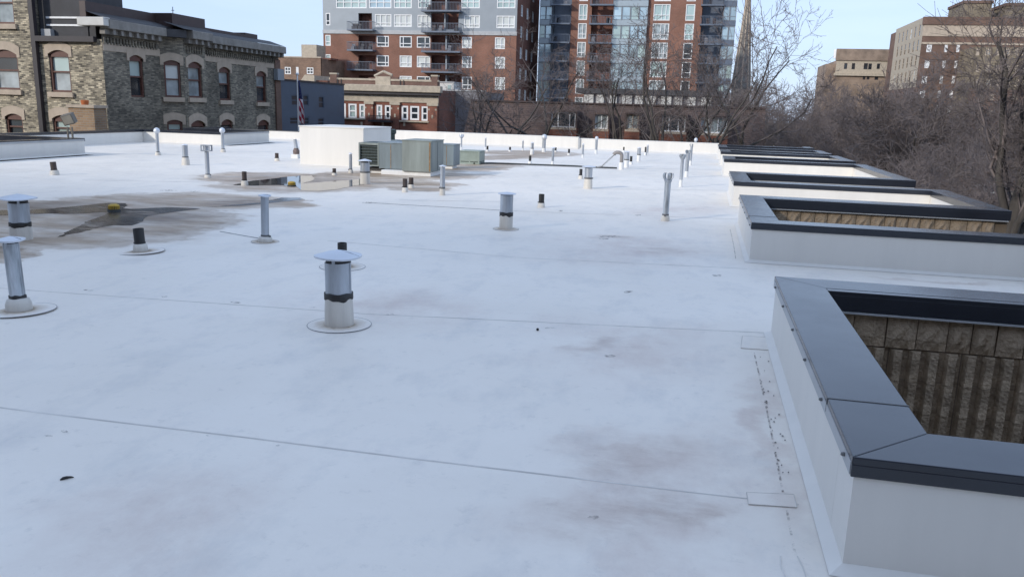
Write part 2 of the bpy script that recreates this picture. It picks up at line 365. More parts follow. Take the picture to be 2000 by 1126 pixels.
def light_well(side, y0, y1, label, rows, H=.46):
    """Parapets on three sides of a notch in the roof edge, open to the street."""
    xi, xo = (XR, XO) if side == 'R' else (XL, XLO)
    s = 1 if side == 'R' else -1
    t = empty('light_well_parapet', (xi, y0, 0), label, 'parapet', 'light well parapets along the roof edges')
    o = (-xi, -y0, 0)
    lo, hi = (lambda a, b: (min(a, b), max(a, b)))(xi, xo)
    for nm, bx in (('near_wall', (lo, hi, y0, y0+T)), ('far_wall', (lo, hi, y1-T, y1)), ('inner_wall', (min(xi, xi+s*T), max(xi, xi+s*T), y0+T+.002, y1-T-.002))):
        mb = MB(); mb.box(bx[0], bx[1], bx[2], bx[3], -.01, H-.03)
        if nm == 'near_wall': cant(mb, (lo, y0), (hi, y0), (0, -1), ea=int(s > 0), eb=int(s < 0))
        if nm == 'far_wall': cant(mb, (hi, y1), (lo, y1), (0, 1), ea=int(s < 0), eb=int(s > 0))
        if nm == 'inner_wall':
            if s > 0: cant(mb, (xi, y1), (xi, y0), (-1, 0), ea=1, eb=1)
            else: cant(mb, (xi, y0), (xi, y1), (1, 0), ea=1, eb=1)
        wl = mb.build('parapet_wall', WHITE, t, o, smooth=None)
        if rows:                                      # membrane laps: slightly proud vertical strip at the corners
            pass
    # copings with mitred corners
    e = .014; z0, z1 = H-.085, H+.0
    ci, co2 = xi-s*e, xi+s*(T+e); ce = xo+s*e
    def cop(poly):
        if s < 0: poly = poly[::-1]
        mb = MB(); mb.prism(poly, H-.03, z1); return mb
    a = cop([(ci, y0-e), (ce, y0-e), (ce, y0+T+e), (co2, y0+T+e)])
    b = cop([(ci, y1+e), (co2, y1-T-e), (ce, y1-T-e), (ce, y1+e)])
    c = cop([(ci, y0-e+.002), (co2, y0+T+e+.001), (co2, y1-T-e-.001), (ci, y1+e-.002)])
    # fascia legs
    def leg(mb, x0, x1, ya, yb, d): mb.box(min(x0,x1), max(x0,x1), ya, yb, H-d, H-.028); return mb
    leg(a, ci, ce, y0-e, y0-e+.012, .078); leg(a, co2, ce, y0+T+e-.012, y0+T+e, .17)
    leg(b, ci, ce, y1+e-.012, y1+e, .085); leg(b, co2, ce, y1-T-e-.075, y1-T-e-.063, .14); b.box(min(co2,ce), max(co2,ce), y1-T-e-.075, y1-T-e-.001, H-.03, H-.002)
    leg(c, co2-s*.012, co2, y0+T, y1-T, .17)
    for k, mb in enumerate((a, b, c)):
        mb.build('coping', COPING, t, o, bevel=.004 if rows else 0)
    # pale inner face of the roof-side drip edge + screws
    d = MB(); d.box(min(ci-s*.002, ci+s*.012), max(ci-s*.002, ci+s*.012), y0+.004, y1-.004, H-.075, H-.026); d.build('drip_edge', CAPFLASH, t, o)
    if rows:
        jy = y0+T+.32
        MB().box(min(ci-s*.003, co2+s*.002), max(ci-s*.003, co2+s*.002), jy, jy+.008, H-.06, H+.0025).build('coping_joint', SEAL, t, o)
        for yy in np.arange(y0+.12, y1, .62):
            MB().lathe([(.002,0),(.011,.004),(.011,.012),(.003,.016)], 8).build('screw', SEAL, t, (ci-s*.006-xi, yy-y0, H-.055))
    # block lining of the well: backing wall and courses
    MB().box(min(xi+s*T, xo), max(xi+s*T, xo), y1-T-.02, y1-T-.003, GZ, H-.10).build('backing', BLOCKB, t, o)
    mb = MB(); mb.box(min(xi+s*(T-.05), xi+s*T), max(xi+s*(T-.05), xi+s*T), y0+T, y1-T+.03, GZ, -.012); mb.build('lining_wall', OUTW, t, o)
    mb = MB(); mb.box(lo+(T if s > 0 else 0), hi-(0 if s > 0 else T), y0+T-.05, y0+T-.005, GZ, -.012); mb.build('lining_wall', OUTW, t, o)
    if rows:
        fl = MB(); fl.box(xi+T+.02, xo-.01, y1-T-.095, y1-T-.022, H-.157, H-.144); fl.build('flashing_strip', CAPFLASH, t, o)
        zt = H-.17; x = xi+T+.005; r = random.Random(int(y0*10))
        while x < xo-.2:
            wd, me = r.choice(SPM)
            ob = link('concrete_block', me, t, (x-xi, y1-T-.036-y0+r.uniform(-.006,.006), zt-.217)); x += wd
        for k in range(1, rows):
            zt2 = zt-.225*k; x = xi+T+.005-(.1 if k % 2 else 0)
            if k % 2: x += .1
            while x < xo-.3:
                link('concrete_block', r.choice(RIBM), t, (x-xi, y1-T-.036-y0+r.uniform(-.004,.004), zt2-.225)); x += .476
    return t
light_well('R', *wellsR[0], 'dark capped parapet of the light well whose ribbed block lining shows', 8)
light_well('R', *wellsR[1], 'dark capped parapet showing one course of sunlit tan split block', 3)
light_well('R', *wellsR[2], 'dark capped parapet third along the row of light wells past the tan block course', 2)
for a, b in wellsR[3:]:
    light_well('R', a, b, 'low white parapet with charcoal cap at the tree end of the light well row', 0)
light_well('L', *wellsL[0], 'grey capped white parapet in front of the floodlight', 0)
light_well('L', *wellsL[1], 'grey capped white parapet beside two ball topped vents below the brick building', 0)
# outer parapets at the ends of the fingers
def outer(side, y0, y1):
    xo = XO if side == 'R' else XLO; s = 1 if side == 'R' else -1
    H = .46; t = empty('edge_parapet', (xo, y0, 0), 'short white parapet with grey cap closing the roof edge between light wells', 'parapet', 'short parapets between the light wells')
    o = (-xo, -y0, 0); a, b = sorted((xo, xo-s*T))
    mb = MB(); mb.box(a, b, y0+.016, y1-.016, -.01, H-.03); mb.build('parapet_wall', WHITE, t, o)
    mb = MB(); mb.box(a-.012, b+.012, y0+.016, y1-.016, H-.032, H-.002); mb.box(a-.012, a, y0+.016, y1-.016, H-.1, H-.032); mb.box(b, b+.012, y0+.016, y1-.016, H-.085, H-.032)
    mb.build('coping', COPING, t, o)
ys = [b for a, b in wellsR]
for i in range(len(wellsR)-1): outer('R', wellsR[i][1], wellsR[i+1][0])
outer('R', wellsR[-1][1], YFAR); outer('R', YN, wellsR[0][0])
outer('L', wellsL[0][1], wellsL[1][0]); outer('L', wellsL[1][1], YFARL); outer('L', YN, wellsL[0][0])
# far parapet, in two runs with a jog behind the penthouse
XJ = -15.0
WALLTOP = M('parapet_cap_dark', (.07,.065,.06), .6, var=.3)
for nm, x0, x1, y, h_, lab in (('a', XJ, -5.2, YFAR, .50, 'long white far parapet running behind the rooftop units'), ('b', -5.12, XR+.05, YFAR-.05, .455, 'white far parapet ending at the tree side light wells'),
                               ('c', XLO, XJ+.3, YFARL, .375, 'low white far parapet between brick building and penthouse')):
    t = empty('far_parapet', (x0, y, 0), lab, 'parapet', None)
    mb = MB(); mb.box(0, x1-x0, 0, .3, -.01, h_-.02); cant(mb, (0, 0), (x1-x0, 0), (0, -1), .07); mb.build('parapet_wall', WHITE, t)
    MB().box(-.003, x1-x0+.003, -.006, .32, h_-.02, h_+.004).build('coping', WHITE if nm != 'c' else WALLTOP, t)
MB().box(-5.2, -5.12, YFAR-.12, YFAR+.2, 0, .46).build('parapet_joint', CAPFLASH, roof_o)
# membrane seams: thin laps across the roof, and the dirty lap line along the light wells
def seam(a, b, wd=.007, mat=SEAMD, h=.0035):
    A, B = G(*a), G(*b); d = B-A; L_ = math.hypot(d[0], d[1]); n = max(2, int(L_/.8))
    mb = MB(); px, py = -d[1]/L_*wd/2, d[0]/L_*wd/2; pts = []
    for i in range(n+1):
        q = A+d*i/n; j = random.uniform(-.006,.006); pts.append((q[0]+px*j/wd*2, q[1]+py*j/wd*2))
    for i in range(n):
        (x0, y0), (x1, y1) = pts[i], pts[i+1]
        mb.box(0,0,0,0,0,0) if False else mb.add([(x0-px,y0-py,0.001),(x1-px,y1-py,0.001),(x1+px,y1+py,h),(x0+px,y0+py,h)], [(0,1,2,3)])
    return mb.build('membrane_seam', mat, roof_o)
seam((-60,788), (1135,935), .009)
seam((1135,935), (1560,985), .006)
seam((700,612), (1500,650), .006); seam((-40,560), (700,612), .004)
seam((720,396), (1000,412), .03, SEAMDIRT); seam((780,391), (1000,394), .02); seam((430,452), (530,470), .022, SEAMDIRT)
seam((1000,412), (1440,428), .018); seam((940,322), (1420,332), .03); seam((1010,503), (1460,525), .007); seam((160,352), (420,356), .03); seam((640,470),(1010,503), .008)
seam((1160,369), (1420,372), .03)
def dirty(a, b): return seam(a, b, .009, SCUFF)
dirty((1472,686), (1530,961)); dirty((1535,992), (1552,1080)); dirty((1426,448), (1437,505)); seam((1523,1085), (1532,1126), .005); seam((1556,1085), (1572,1126), .005)
def patch(px):
    pts = [G(*q) for q in px]; mb = MB(); mb.prism([(q[0], q[1]) for q in pts], .001, .004)
    mb.build('membrane_patch', MEM, roof_o)
    e = MB(); n = len(pts)
    for i in range(n):
        e.tube([(pts[i][0], pts[i][1], .004), (pts[(i+1)%n][0], pts[(i+1)%n][1],   .003)], .0022, 4)
    e.build('patch_edge', SEAMD, roof_o)
patch([(1462,985), (1556,991), (1550,966), (1458,962)])
patch([(1447,680), (1505,684), (1504,660), (1450,656)])
for k in range(34):     # grit caught along the lap line
    f = random.random(); x = 1474+f*54+random.choice((random.uniform(1,6), random.uniform(3,26))); y = 690+f*268
    q = G(x, y); r = random.uniform(.0025,.007)
    MB().lathe([(r*.5,.0),(r,.002),(r*.6,.005)], 6).build('grit', SEAMDIRT, roof_o, (q[0], q[1], .003))
for (x, y, wpx, hpx) in ((172,567,22,4),(320,579,16,3),(460,591,22,4),(762,614,20,3),(610,600,14,2),(1195,462,50,4),(1178,466,24,3),(1400,538,24,4),(1228,570,22,5),(720,396,30,3),(95,851,18,5),(125,842,16,6),(408,850,12,4),(1075,640,26,3),(1095,412,12,3),(1246,420,14,3),(330,372,34,3),(380,374,22,2),(1190,695,28,6),(545,870,14,4),(1160,1010,26,8)):
    c0 = G(x, y); ux = (G(x+wpx/2, y)-c0)[:2]; uy = (G(x, y-hpx/2)-c0)[:2]; n = 16; vs_ = []
    for k in range(n):
        a = 2*math.pi*k/n; rr = random.uniform(.55, 1.1); q = c0[:2]+ux*math.cos(a)*rr+uy*math.sin(a)*rr; vs_.append((q[0], q[1], .0022))
    MB().add([(c0[0], c0[1], .0022)]+vs_, [(0, 1+k, 1+(k+1) % n) for k in range(n)]).build('scuff_mark', SCUFF, roof_o)
# ------------------------------------------------------------------ puddles
def puddle(px, label, z=.004, mat=None):
    pts = [G(*q) for q in px]; n = len(pts); v = []
    for i in range(n):       # subdivide & roughen the shoreline
        a, b = pts[i], pts[(i+1)%n]; L_ = np.hypot(*(b-a)[:2]); k = max(2, int(L_/.12))
        nrm = np.array([-(b-a)[1], (b-a)[0]])/max(L_, 1e-6)
        for j in range(k):
            q = a+(b-a)*j/k; off = random.gauss(0, .018) if j else 0
            v.append((q[0]+nrm[0]*off, q[1]+nrm[1]*off, z))
    c = bpy.data.meshes.new('puddle'); import bmesh
    bm = bmesh.new(); f = bm.faces.new([bm.verts.new(p) for p in v]); bm.normal_update()
    if f.normal.z < 0: f.normal_flip()
    bmesh.ops.triangulate(bm, faces=[f]); bm.to_mesh(c); bm.free(); at_ = c.attributes.new('shore', 'FLOAT', 'POINT'); at_.data.foreach_set('value', [.1]*len(c.vertices)); c.materials.append(mat or WATER)
    return tag(link('puddle', c), label, None, kind='structure')
def water(rough=.03, ragged=False):
    mt, t, P, N, L = nodes_of('puddle_water')
    co_ = N('ShaderNodeTexCoord'); n = N('ShaderNodeTexNoise'); n.inputs['Scale'].default_value = 1.6; n.inputs['Detail'].default_value = 7; L(co_.outputs['Object'], n.inputs[0])
    r = ramp(N, [(.35, (.030,.028,.030)), (.6, (.07,.065,.062)), (.78, (.20,.18,.16))]); L(n.outputs[0], r.inputs[0]); L(r.outputs[0], P.inputs['Base Color'])
    P.inputs['Roughness'].default_value = rough; P.inputs['IOR'].default_value = 1.33; P.inputs['Specular IOR Level'].default_value = .5
    if ragged:
        mpp = N('ShaderNodeMapping'); mpp.inputs['Scale'].default_value = (.55, 1.5, 1); L(co_.outputs['Object'], mpp.inputs[0])
        n2 = N('ShaderNodeTexNoise'); n2.inputs['Scale'].default_value = 2.0; n2.inputs['Detail'].default_value = 10; n2.inputs['Roughness'].default_value = .68; L(mpp.outputs[0], n2.inputs[0])
        at = N('ShaderNodeAttribute'); at.attribute_name = 'shore'
        sm = N('ShaderNodeMath'); sm.operation = 'MULTIPLY_ADD'; sm.inputs[1].default_value = 1.0; L(n2.outputs[0], sm.inputs[0]); L(at.outputs['Fac'], sm.inputs[2])
        mr = N('ShaderNodeMapRange'); mr.inputs['From Min'].default_value = .46; mr.inputs['From Max'].default_value = .62; L(sm.outputs[0], mr.inputs[0]); L(mr.outputs[0], P.inputs['Alpha'])
    return mt
WATER = water(); WETFILM = water(.16, True)
def z1(lst, ox, oy, s): return [(ox+x/s, oy+y/s) for x, y in lst]
puddle(z1([(-60,705),(230,698),(380,690),(640,665),(830,645),(960,650),(970,665),(930,688),(1050,690),(1280,680),(1520,690),(1400,705),(1250,725),(1120,745),(1080,790),(1000,815),(860,815),(720,840),(600,872),(500,888),(430,908),(520,860),(610,820),(640,790),(760,750),(830,720),(700,720),(560,727),(230,728),(-60,745)], 0, 230, 3.882), 'dark star shaped puddle around the yellow drain dome', mat=WETFILM)
puddle(z1([(60,390),(180,362),(400,337),(560,320),(650,320),(668,345),(640,362),(575,380),(720,370),(1020,345),(1045,385),(950,400),(830,425),(700,436),(580,432),(530,402),(400,390),(200,396)], 440, 260, 3.846), 'long puddle mirroring the white penthouse')
puddle(z1([(-180,560),(0,545),(260,522),(420,485),(560,485),(600,500),(420,516),(250,534),(0,552)], 440, 260, 3.846), 'narrow shallow puddle beside the slim domed vent', mat=WETFILM)
# ------------------------------------------------------------------ vents
def scale_at(p): return proj(p)[2]/F_PX
def ring(parent, r, s=1.0, both=False):
    MB().lathe([(r, .001), (r, .0045), (r*.97, .006), (.02, .006)], 40, cap=False).build('flange', MEMF, parent, smooth=40)
    vs = MB(); n = 48; ph = random.uniform(0, 6.28)
    pts = [((r+.002)*math.cos(2*math.pi*k/n), (r+.002)*math.sin(2*math.pi*k/n), .003) for k in range(n+1)]
    vs.tube(pts, .0028*s, 5, cap=False); vs.build('sealant_ring', RINGM, parent)
RINGM = M('ring_sealant', (.26,.26,.27), .6, var=.4, scale=6)
def flangeM():
    mt, t, P, N, L = nodes_of('flange_membrane'); co_ = N('ShaderNodeTexCoord'); sx = N('ShaderNodeSeparateXYZ'); L(co_.outputs['Object'], sx.inputs[0]); cx = N('ShaderNodeCombineXYZ'); L(sx.outputs[0], cx.inputs[0]); L(sx.outputs[1], cx.inputs[1])
    ln = N('ShaderNodeVectorMath'); ln.operation = 'LENGTH'; L(cx.outputs[0], ln.inputs[0])
    n = N('ShaderNodeTexNoise'); n.inputs['Scale'].default_value = 14; n.inputs['Detail'].default_value = 8; n.inputs['Roughness'].default_value = .7; L(co_.outputs['Object'], n.inputs[0])
    mr = N('ShaderNodeMapRange'); mr.inputs['From Min'].default_value = .24; mr.inputs['From Max'].default_value = .08; L(ln.outputs['Value'], mr.inputs[0])
    ad = N('ShaderNodeMath'); L(mr.outputs[0], ad.inputs[0]); L(n.outputs[0], ad.inputs[1])
    r = ramp(N, [(.50, (.77,.72,.655)), (.85, (.55,.47,.38)), (1.0, (.30,.23,.16))]); m2 = N('ShaderNodeMath'); m2.operation = 'MULTIPLY'; m2.inputs[1].default_value = .72; L(ad.outputs[0], m2.inputs[0]); L(m2.outputs[0], r.inputs[0]); L(r.outputs[0], P.inputs['Base Color']); P.inputs['Roughness'].default_value = .6
    return mt
MEMF = flangeM()
FLUE = 'flue vents on the roof'
def place(bx, by, ty):
    p = G(bx, by); return p, height(p, ty), scale_at(p)
def flue(bx, by, ty, pw, capw, label, bandy=None, bootw=None, cap='cone', ringw=None, tilt=0.0, mat=None, group=FLUE, seg=24, name='flue_vent', boot=None):
    """sheet metal flue: flange, boot sleeve, pipe, clamp band, rain cap"""
    p, h, s = place(bx, by, ty); r = pw*s/2; cr = capw*s/2
    t = empty(name, p, label, 'roof vent', group); t.rotation_euler = (random.uniform(-.01,.01), tilt, random.uniform(0, 6.28) if tilt == 0 else 0)
    zb = height(p, bandy) if bandy else h*.22
    br = (bootw*s/2 if bootw else r*1.12)
    bm_ = boot or BOOT
    MB().lathe([(br*1.02, 0), (br, zb*.55), (max(r*1.05, br*.86), zb*.9), (r*1.03, zb)], seg).build('boot', bm_, t, smooth=50)
    caph = {'cone': .24*cr, 'ball': cr*1.8, 'flat': .03, 'turbine': cr*1.5, 'box': cr*1.5, 'none': 0, 'fork': cr*1.6}[cap]
    zp = h-caph-(.30*cr if cap == 'cone' else 0)
    zp = max(zp, zb+.02)
    q = MB(); q.lathe([(r, zb-.01), (r*.995, (zb+zp)*.5), (r, zp), (r*.93, zp), (r*.93, zp-.1*min(1, h))], seg, cap=False)
    q.box(r*.97, r*1.03, -.006, .006, zb, zp-.002)
    pm = mat or GALV; po = q.build('pipe', pm, t, smooth=50)
    if bandy and seg > 12 and pw > 24:
        bb = MB(); nn_ = 32; ph_ = random.uniform(0, 6)
        for k in range(nn_):
            a_ = 2*math.pi*k/nn_; lo_ = zb-.022-.014*max(0, math.sin(3*a_+ph_))-.006*math.sin(7*a_); hi_ = zb+.020+.004*math.sin(5*a_+ph_); r9 = r*1.085+.003*math.sin(4*a_)
            bb.v += [(r*1.02*math.cos(a_), r*1.02*math.sin(a_), lo_-.004), (r9*math.cos(a_), r9*math.sin(a_), lo_), (r9*math.cos(a_), r9*math.sin(a_), hi_), (r*1.01*math.cos(a_), r*1.01*math.sin(a_), hi_+.004)]
        for k in range(nn_):
            for j in range(3): bb.f.append((4*k+j, 4*((k+1)%nn_)+j, 4*((k+1)%nn_)+j+1, 4*k+j+1))
        bb.build('tar_band', BLACK, t, smooth=60)
    elif bandy or seg > 12:
        MB().lathe([(r*1.03, zb-.016), (r*1.085, zb-.010), (r*1.085, zb+.018), (r*1.02, zb+.022)], seg, cap=False).build('clamp_band', SEAL, t, smooth=40)
        if seg > 12: MB().box(r*1.05, r*1.05+.022, -.012, .012, zb-.012, zb+.014).build('clamp_screw', SEAL, t)
    if cap == 'cone':
        zc = zp+.29*cr
        c = MB(); n = 20; vs = []
        for k in range(n):
            a = 2*math.pi*k/n; d = 1+.02*math.sin(3*a+1)
            vs.append((cr*d*math.cos(a), cr*d*math.sin(a), zc+.006*math.sin(2*a)))
        for k in range(n): x, y, z = vs[k]; vs.append((x*.5, y*.5, zc+(h-zc)*.58))
        vs.append((0, 0, h)); fs = []
        for k in range(n):
            k2 = (k+1)%n; fs += [(k, k2, n+k2, n+k), (n+k, n+k2, 2*n)]
        c.add(vs, fs); c.add([(x*.995, y*.995, z-.005) for x, y, z in vs], [tuple(reversed(f)) for f in fs])
        for k in range(n): c.add([vs[k], vs[(k+1)%n], (vs[(k+1)%n][0], vs[(k+1)%n][1], vs[(k+1)%n][2]-.012), (vs[k][0], vs[k][1], vs[k][2]-.012)], [(3,2,1,0)])
        c.build('rain_cap', CAPM, t, smooth=35)
        MB().tube([(cr*.06,0,h-.004),(cr*.5,0,zc+(h-zc)*.58),(cr*.97,0,zc+.002)], .003, 4).build('cap_seam', GALVD, t)
        MB().lathe([(r*.9, zp-.05), (r*.9, zc+.01)], seg).build('throat', BLACK, t)
        for a in (0.6, 2.7, 4.8):
            MB().box(r*.96, r*1.0, -.012, .012, zp-.04, zc+.004).build('cap_strap', GALV, t, rz=a)
    elif cap == 'ball':
        MB().lathe([(r*1.02, zp-.01), (cr*.95, zp+cr*.35), (cr, zp+cr*.8), (cr*.8, zp+cr*1.4), (cr*.35, h-.01), (.004, h)], max(12, seg)).build('domed_cap', CAPM, t, smooth=60)
    elif cap == 'flat':
        MB().lathe([(cr, zp+.012), (cr*.96, zp+.02), (.01, h+.01)], seg).build('flat_cap', CAPM, t, smooth=40)
    elif cap in ('turbine', 'fork'):
        k = MB()
        k.lathe([(r*1.05, zp-.015), (cr*.72, zp+caph*.12), (cr*.72, zp+caph*.2), (r*.9, zp+caph*.22)], seg); k.build('cap_collar', GALV, t, smooth=40)
        for i in range(5):
            a = 2*math.pi*i/5+.3; f = MB(); pts = []
            for j in range(5):
                th = j/4*math.pi*.8; rr = cr*(.55+.45*math.sin(th)); pts.append((rr*math.cos(a), rr*math.sin(a), zp+caph*(.12+.88*j/4)))
            ta = Vector((-math.sin(a), math.cos(a), 0))*cr*.33
            for j in range(4):
                A, B = Vector(pts[j]), Vector(pts[j+1]); nn = Vector((math.cos(a), math.sin(a), 0))*.004
                f.add([A-ta, A+ta, B+ta, B-ta, A-ta-nn, A+ta-nn, B+ta-nn, B-ta-nn], [(0,1,2,3),(7,6,5,4),(0,4,5,1),(2,6,7,3),(1,5,6,2),(3,7,4,0)])
            f.build('cap_vane', GALVD if cap == 'turbine' else CAPM, t, smooth=60)
    elif cap == 'box':
        k = MB(); k.box(-cr, cr, -cr*.8, cr*.8, h-caph, h-caph+.02); k.box(-cr, cr, -cr*.8, cr*.8, h-.02, h)
        for x in (-cr, 0, cr):
            for y in (-cr*.8, cr*.8): k.box(x-.012, x+.012, y-.01, y+.01, h-caph, h)
        k.build('box_cap', GALV, t); MB().box(-cr*.45, cr*.5, -cr*.5, cr*.5, h-caph+.02, h-.02).build('baffle', CAPM, t); t.rotation_euler[2] = .2
    if ringw: ring(t, ringw*s/2)
    return t
CAPM = M('cap_sheet_metal', (.62,.65,.70), .45, metal=.3, var=.08, scale=4)
def stack(bx, by, ty, pw, label, bootw=None, ringw=None, tilt=.0, mat=None, group='plumbing stacks on the roof', seg=16, cone=.35):
    p, h, s = place(bx, by, ty); r = pw*s/2; br = (bootw or pw*1.6)*s/2; zb = h*cone
    t = empty('plumbing_stack', p, label, 'vent pipe', group); t.rotation_euler = (0, tilt, 0)
    MB().lathe([(br, 0), (br*.98, zb*.4), (br*.9, zb*.9), (r*1.05, zb)], seg).build('boot', BOOT if seg > 12 else BOOTW, t, smooth=50)
    MB().lathe([(r, zb-.01), (r, h), (r*.85, h), (r*.85, h-.08)], seg, cap=False).build('pipe', mat or BLACK, t, smooth=50)
    if seg > 12:
        k = MB(); k.lathe([(r*1.02, zb), (r*1.09, zb+.003), (r*1.09, zb+.016), (r*1.02, zb+.018)], seg, cap=False); k.box(-r*1.3, -r*1.05, -.01, .01, zb, zb+.016); k.build('clamp_band', BLACK, t, smooth=40)
    if ringw: ring(t, ringw*s/2)
    return t
flue(663, 634, 487, 50, 91, 'wide flue with broad cone cap and black clamp, in front of a black stub', 576, 55, 'cone', 122, tilt=-.012)
flue(42, 467, 378, 37, 66, 'wide flue with cone cap standing in brown silt', 437, 40, 'cone')
flue(38, 606, 461, 28, 52, 'tall slim rust streaked flue with small cone cap and double ring', 581, 46, 'cone', 128, tilt=-.04, mat=GALVD)
flue(518, 472, 378, 15, 24, 'slim flue with small mushroom cap beside the narrow puddle', 461, 27, 'cone', tilt=.03, ringw=52)
flue(988, 447, 376, 25, 36, 'short fat flue with crumpled flat cap on open white roof', 417, 26, 'flat', 50)
flue(1148, 368, 324, 15, 28, 'short fat flue with flat cap under the black cable', 348, 17, 'flat')
flue(713, 359, 310, 18, 27, 'fat flue with overhanging cap in front of the air handler grille', 336, 19, 'cone')
flue(864, 381, 323, 10, 15, 'slim flue with small cap beside two brown stubs', 367, 11, 'flat')
flue(1299, 431, 338, 12, 21, 'tall slim pipe with finned metal head on open white roof', 420, 17, 'turbine', mat=GALVD)
flue(685, 338, 299, 6, 8, 'thin pipe with tiny cap against the white penthouse wall', 331, 9, 'flat')
flue(406, 347, 283, 8, 16, 'slim pipe with square cage head', 341, 13, 'box')
flue(363, 322, 282, 11, 13, 'short wide flue with banded sleeve left of the square headed pipe', 307, 15, 'flat')
flue(309, 303, 249, 6, 12, 'slim ball topped vent before the low parapet of the brick building', 297, 11, 'ball')
flue(436, 297, 249, 6, 11, 'slim ball topped vent beside the grey face of the low parapet', 291, 10, 'ball')
FAR = 'small vents near the far parapet'
def far(bx, by, ty, pw, capw, cap, lab, band=None, bw_=None): return flue(bx, by, ty, pw, capw, lab, band, bw_, cap, group=FAR, seg=10, boot=BOOTW)
L_ball = 'white ball topped vent pipe rising in front of the far parapet'
for a in ((1062,297,262,7,11),(1164,300,266,5,7),(1357,300,269,5,7)): far(*a, 'ball', L_ball)
L_thin = 'thin short white vent pipe near the far parapet'
for a in ((1021,294,274,3,3),(1117,290,274,4,6),(1138,308,281,4,5),(1264,303,283,4,5),(948,292,269,3,4)): far(*a, 'flat', L_thin)
far(1079,322,288,5,10,'flat','thin vent with wide flat cap standing over the black cable')
L_fat = 'short banded flue with white sleeve on the far roof'
for a in ((1039,302,278,6,8,'flat',L_fat,290,8),(1223,327,296,9,12,'flat',L_fat,312,9),(1247,315,288,7,9,'flat',L_fat,302,7)): far(*a)
L_tall = 'tall slim vent with finned head in the row before the light wells'
for a in ((1329,365,301,6,13),(1340,346,293,7,11),(1348,323,281,5,8)): far(*a[:3], a[3], a[4], 'turbine', L_tall)
far(901,294,262,3,9,'fork','thin vent with forked head behind the small green condenser')
# gooseneck
p, h, s = place(1213, 331, 317); t = empty('gooseneck_vent', p, 'grey elbow gooseneck on a white sleeve feeding the cable', 'roof vent')
MB().lathe([(5*s,0),(4.8*s,h),(3.6*s,h)], 16).build('boot', BOOTW, t, smooth=40)
pts = []; rr = 8*s; zt = height(p, 304)
for k in range(9):
    a = math.pi*k/8*.92; pts.append((-rr+rr*math.cos(a)*1.0, 0, zt+rr*.75*math.sin(a)))
MB().tube([(0,0,h-.02)]+pts, 3.5*s, 12).build('elbow', M('grey_elbow', (.25,.23,.22), .6, var=.2), t, smooth=40)
# black / brown stubs
stack(275, 491, 446, 20, 'black stub with ring flange on clean white roof near the silt', 28, 87, tilt=-.05)
stack(669, 521, 474, 18, 'black stub behind the wide cone capped flue', 26, 87)
stack(1057, 405, 379, 11, 'black stub right of the crumpled cap flue', 15)
for a in ((107,341,316,11,17),): stack(*a[:4], 'brown stub on the white roof in front of the left parapet', a[4], mat=BROWNPIPE, tilt=-.08)
stack(478, 362, 335, 9, 'brown stub standing at the tip of the long puddle', 14, mat=BROWNPIPE)
stack(541, 314, 299, 7, 'small brown stub left of the white penthouse', 10, mat=BROWNPIPE)
stack(653, 342, 329, 7, 'small brown stub mirrored in the long puddle', 10, mat=BROWNPIPE)
L2 = 'one of two brown stubs standing side by side in front of the air handler'
stack(791, 375, 349, 9, L2, 12, mat=BROWNPIPE); stack(803, 367, 347, 9, L2, 11, mat=BROWNPIPE)
stack(1134, 349, 330, 6, 'small dark stub beside the flue under the black cable', 10)
L3 = 'tiny dark stub among the vents near the far parapet'
for a in ((1035,320,304,5),(1085,297,288,4),(1111,303,291,4),(1232,321,305,5),(1218,297,287,3),(1260,303,287,3),(912,280,272,3),(952,296,285,4),(957,283,275,3),(996,296,287,4)):
    stack(*a, L3, group=FAR, seg=10)
p, h, s = place(579, 309, 272); t = empty('hooded_vent', p, 'white pipe with sagging brown hood at the corner of the penthouse', 'roof vent')
MB().box(-9*s, 5*s, -5*s, 5*s, 0, 8*s).build('curb', BOOTW, t)
MB().tube([(0,0,8*s),(0,0,20*s),(-2*s,0,h)], [4*s,4*s,3*s], 10).build('pipe', GALV, t, smooth=40)
MB().lathe([(6*s,8*s),(6.5*s,14*s),(3*s,22*s)], 10).build('hood', M('brown_hood', (.16,.12,.11), .8, var=.4, scale=15), t, smooth=40)
# drains
def drain(bx, by, wpx, label):
    p = G(bx, by); s = scale_at(p); r = wpx*s/2; t = empty('roof_drain', p, label, 'drain', 'yellow drain domes')
    MB().lathe([(r*1.15,.0),(r*1.12,.03),(r*.4,.035)], 24).build('drain_body', RUBBER, t, smooth=40)
    MB().lathe([(r*.96, r*.95), (r*.94, r*1.12), (r*.55, r*1.3), (.01, r*1.34)], 24, cap=False).build('dome_top', YEL, t, smooth=60)
    MB().lathe([(r*.8,.03),(r*.8,r*.9)], 16).build('dome_core', RUBBER, t)
    for k in range(20):
        MB().box(r*.84, r, -r*.075, r*.075, .02, r*1.0).build('dome_rib', YEL, t, rz=2*math.pi*k/20)
drain(223, 412, 21, 'yellow slotted drain dome in the dark star shaped puddle')
drain(570, 364, 15, 'yellow drain dome at the edge of the long puddle')
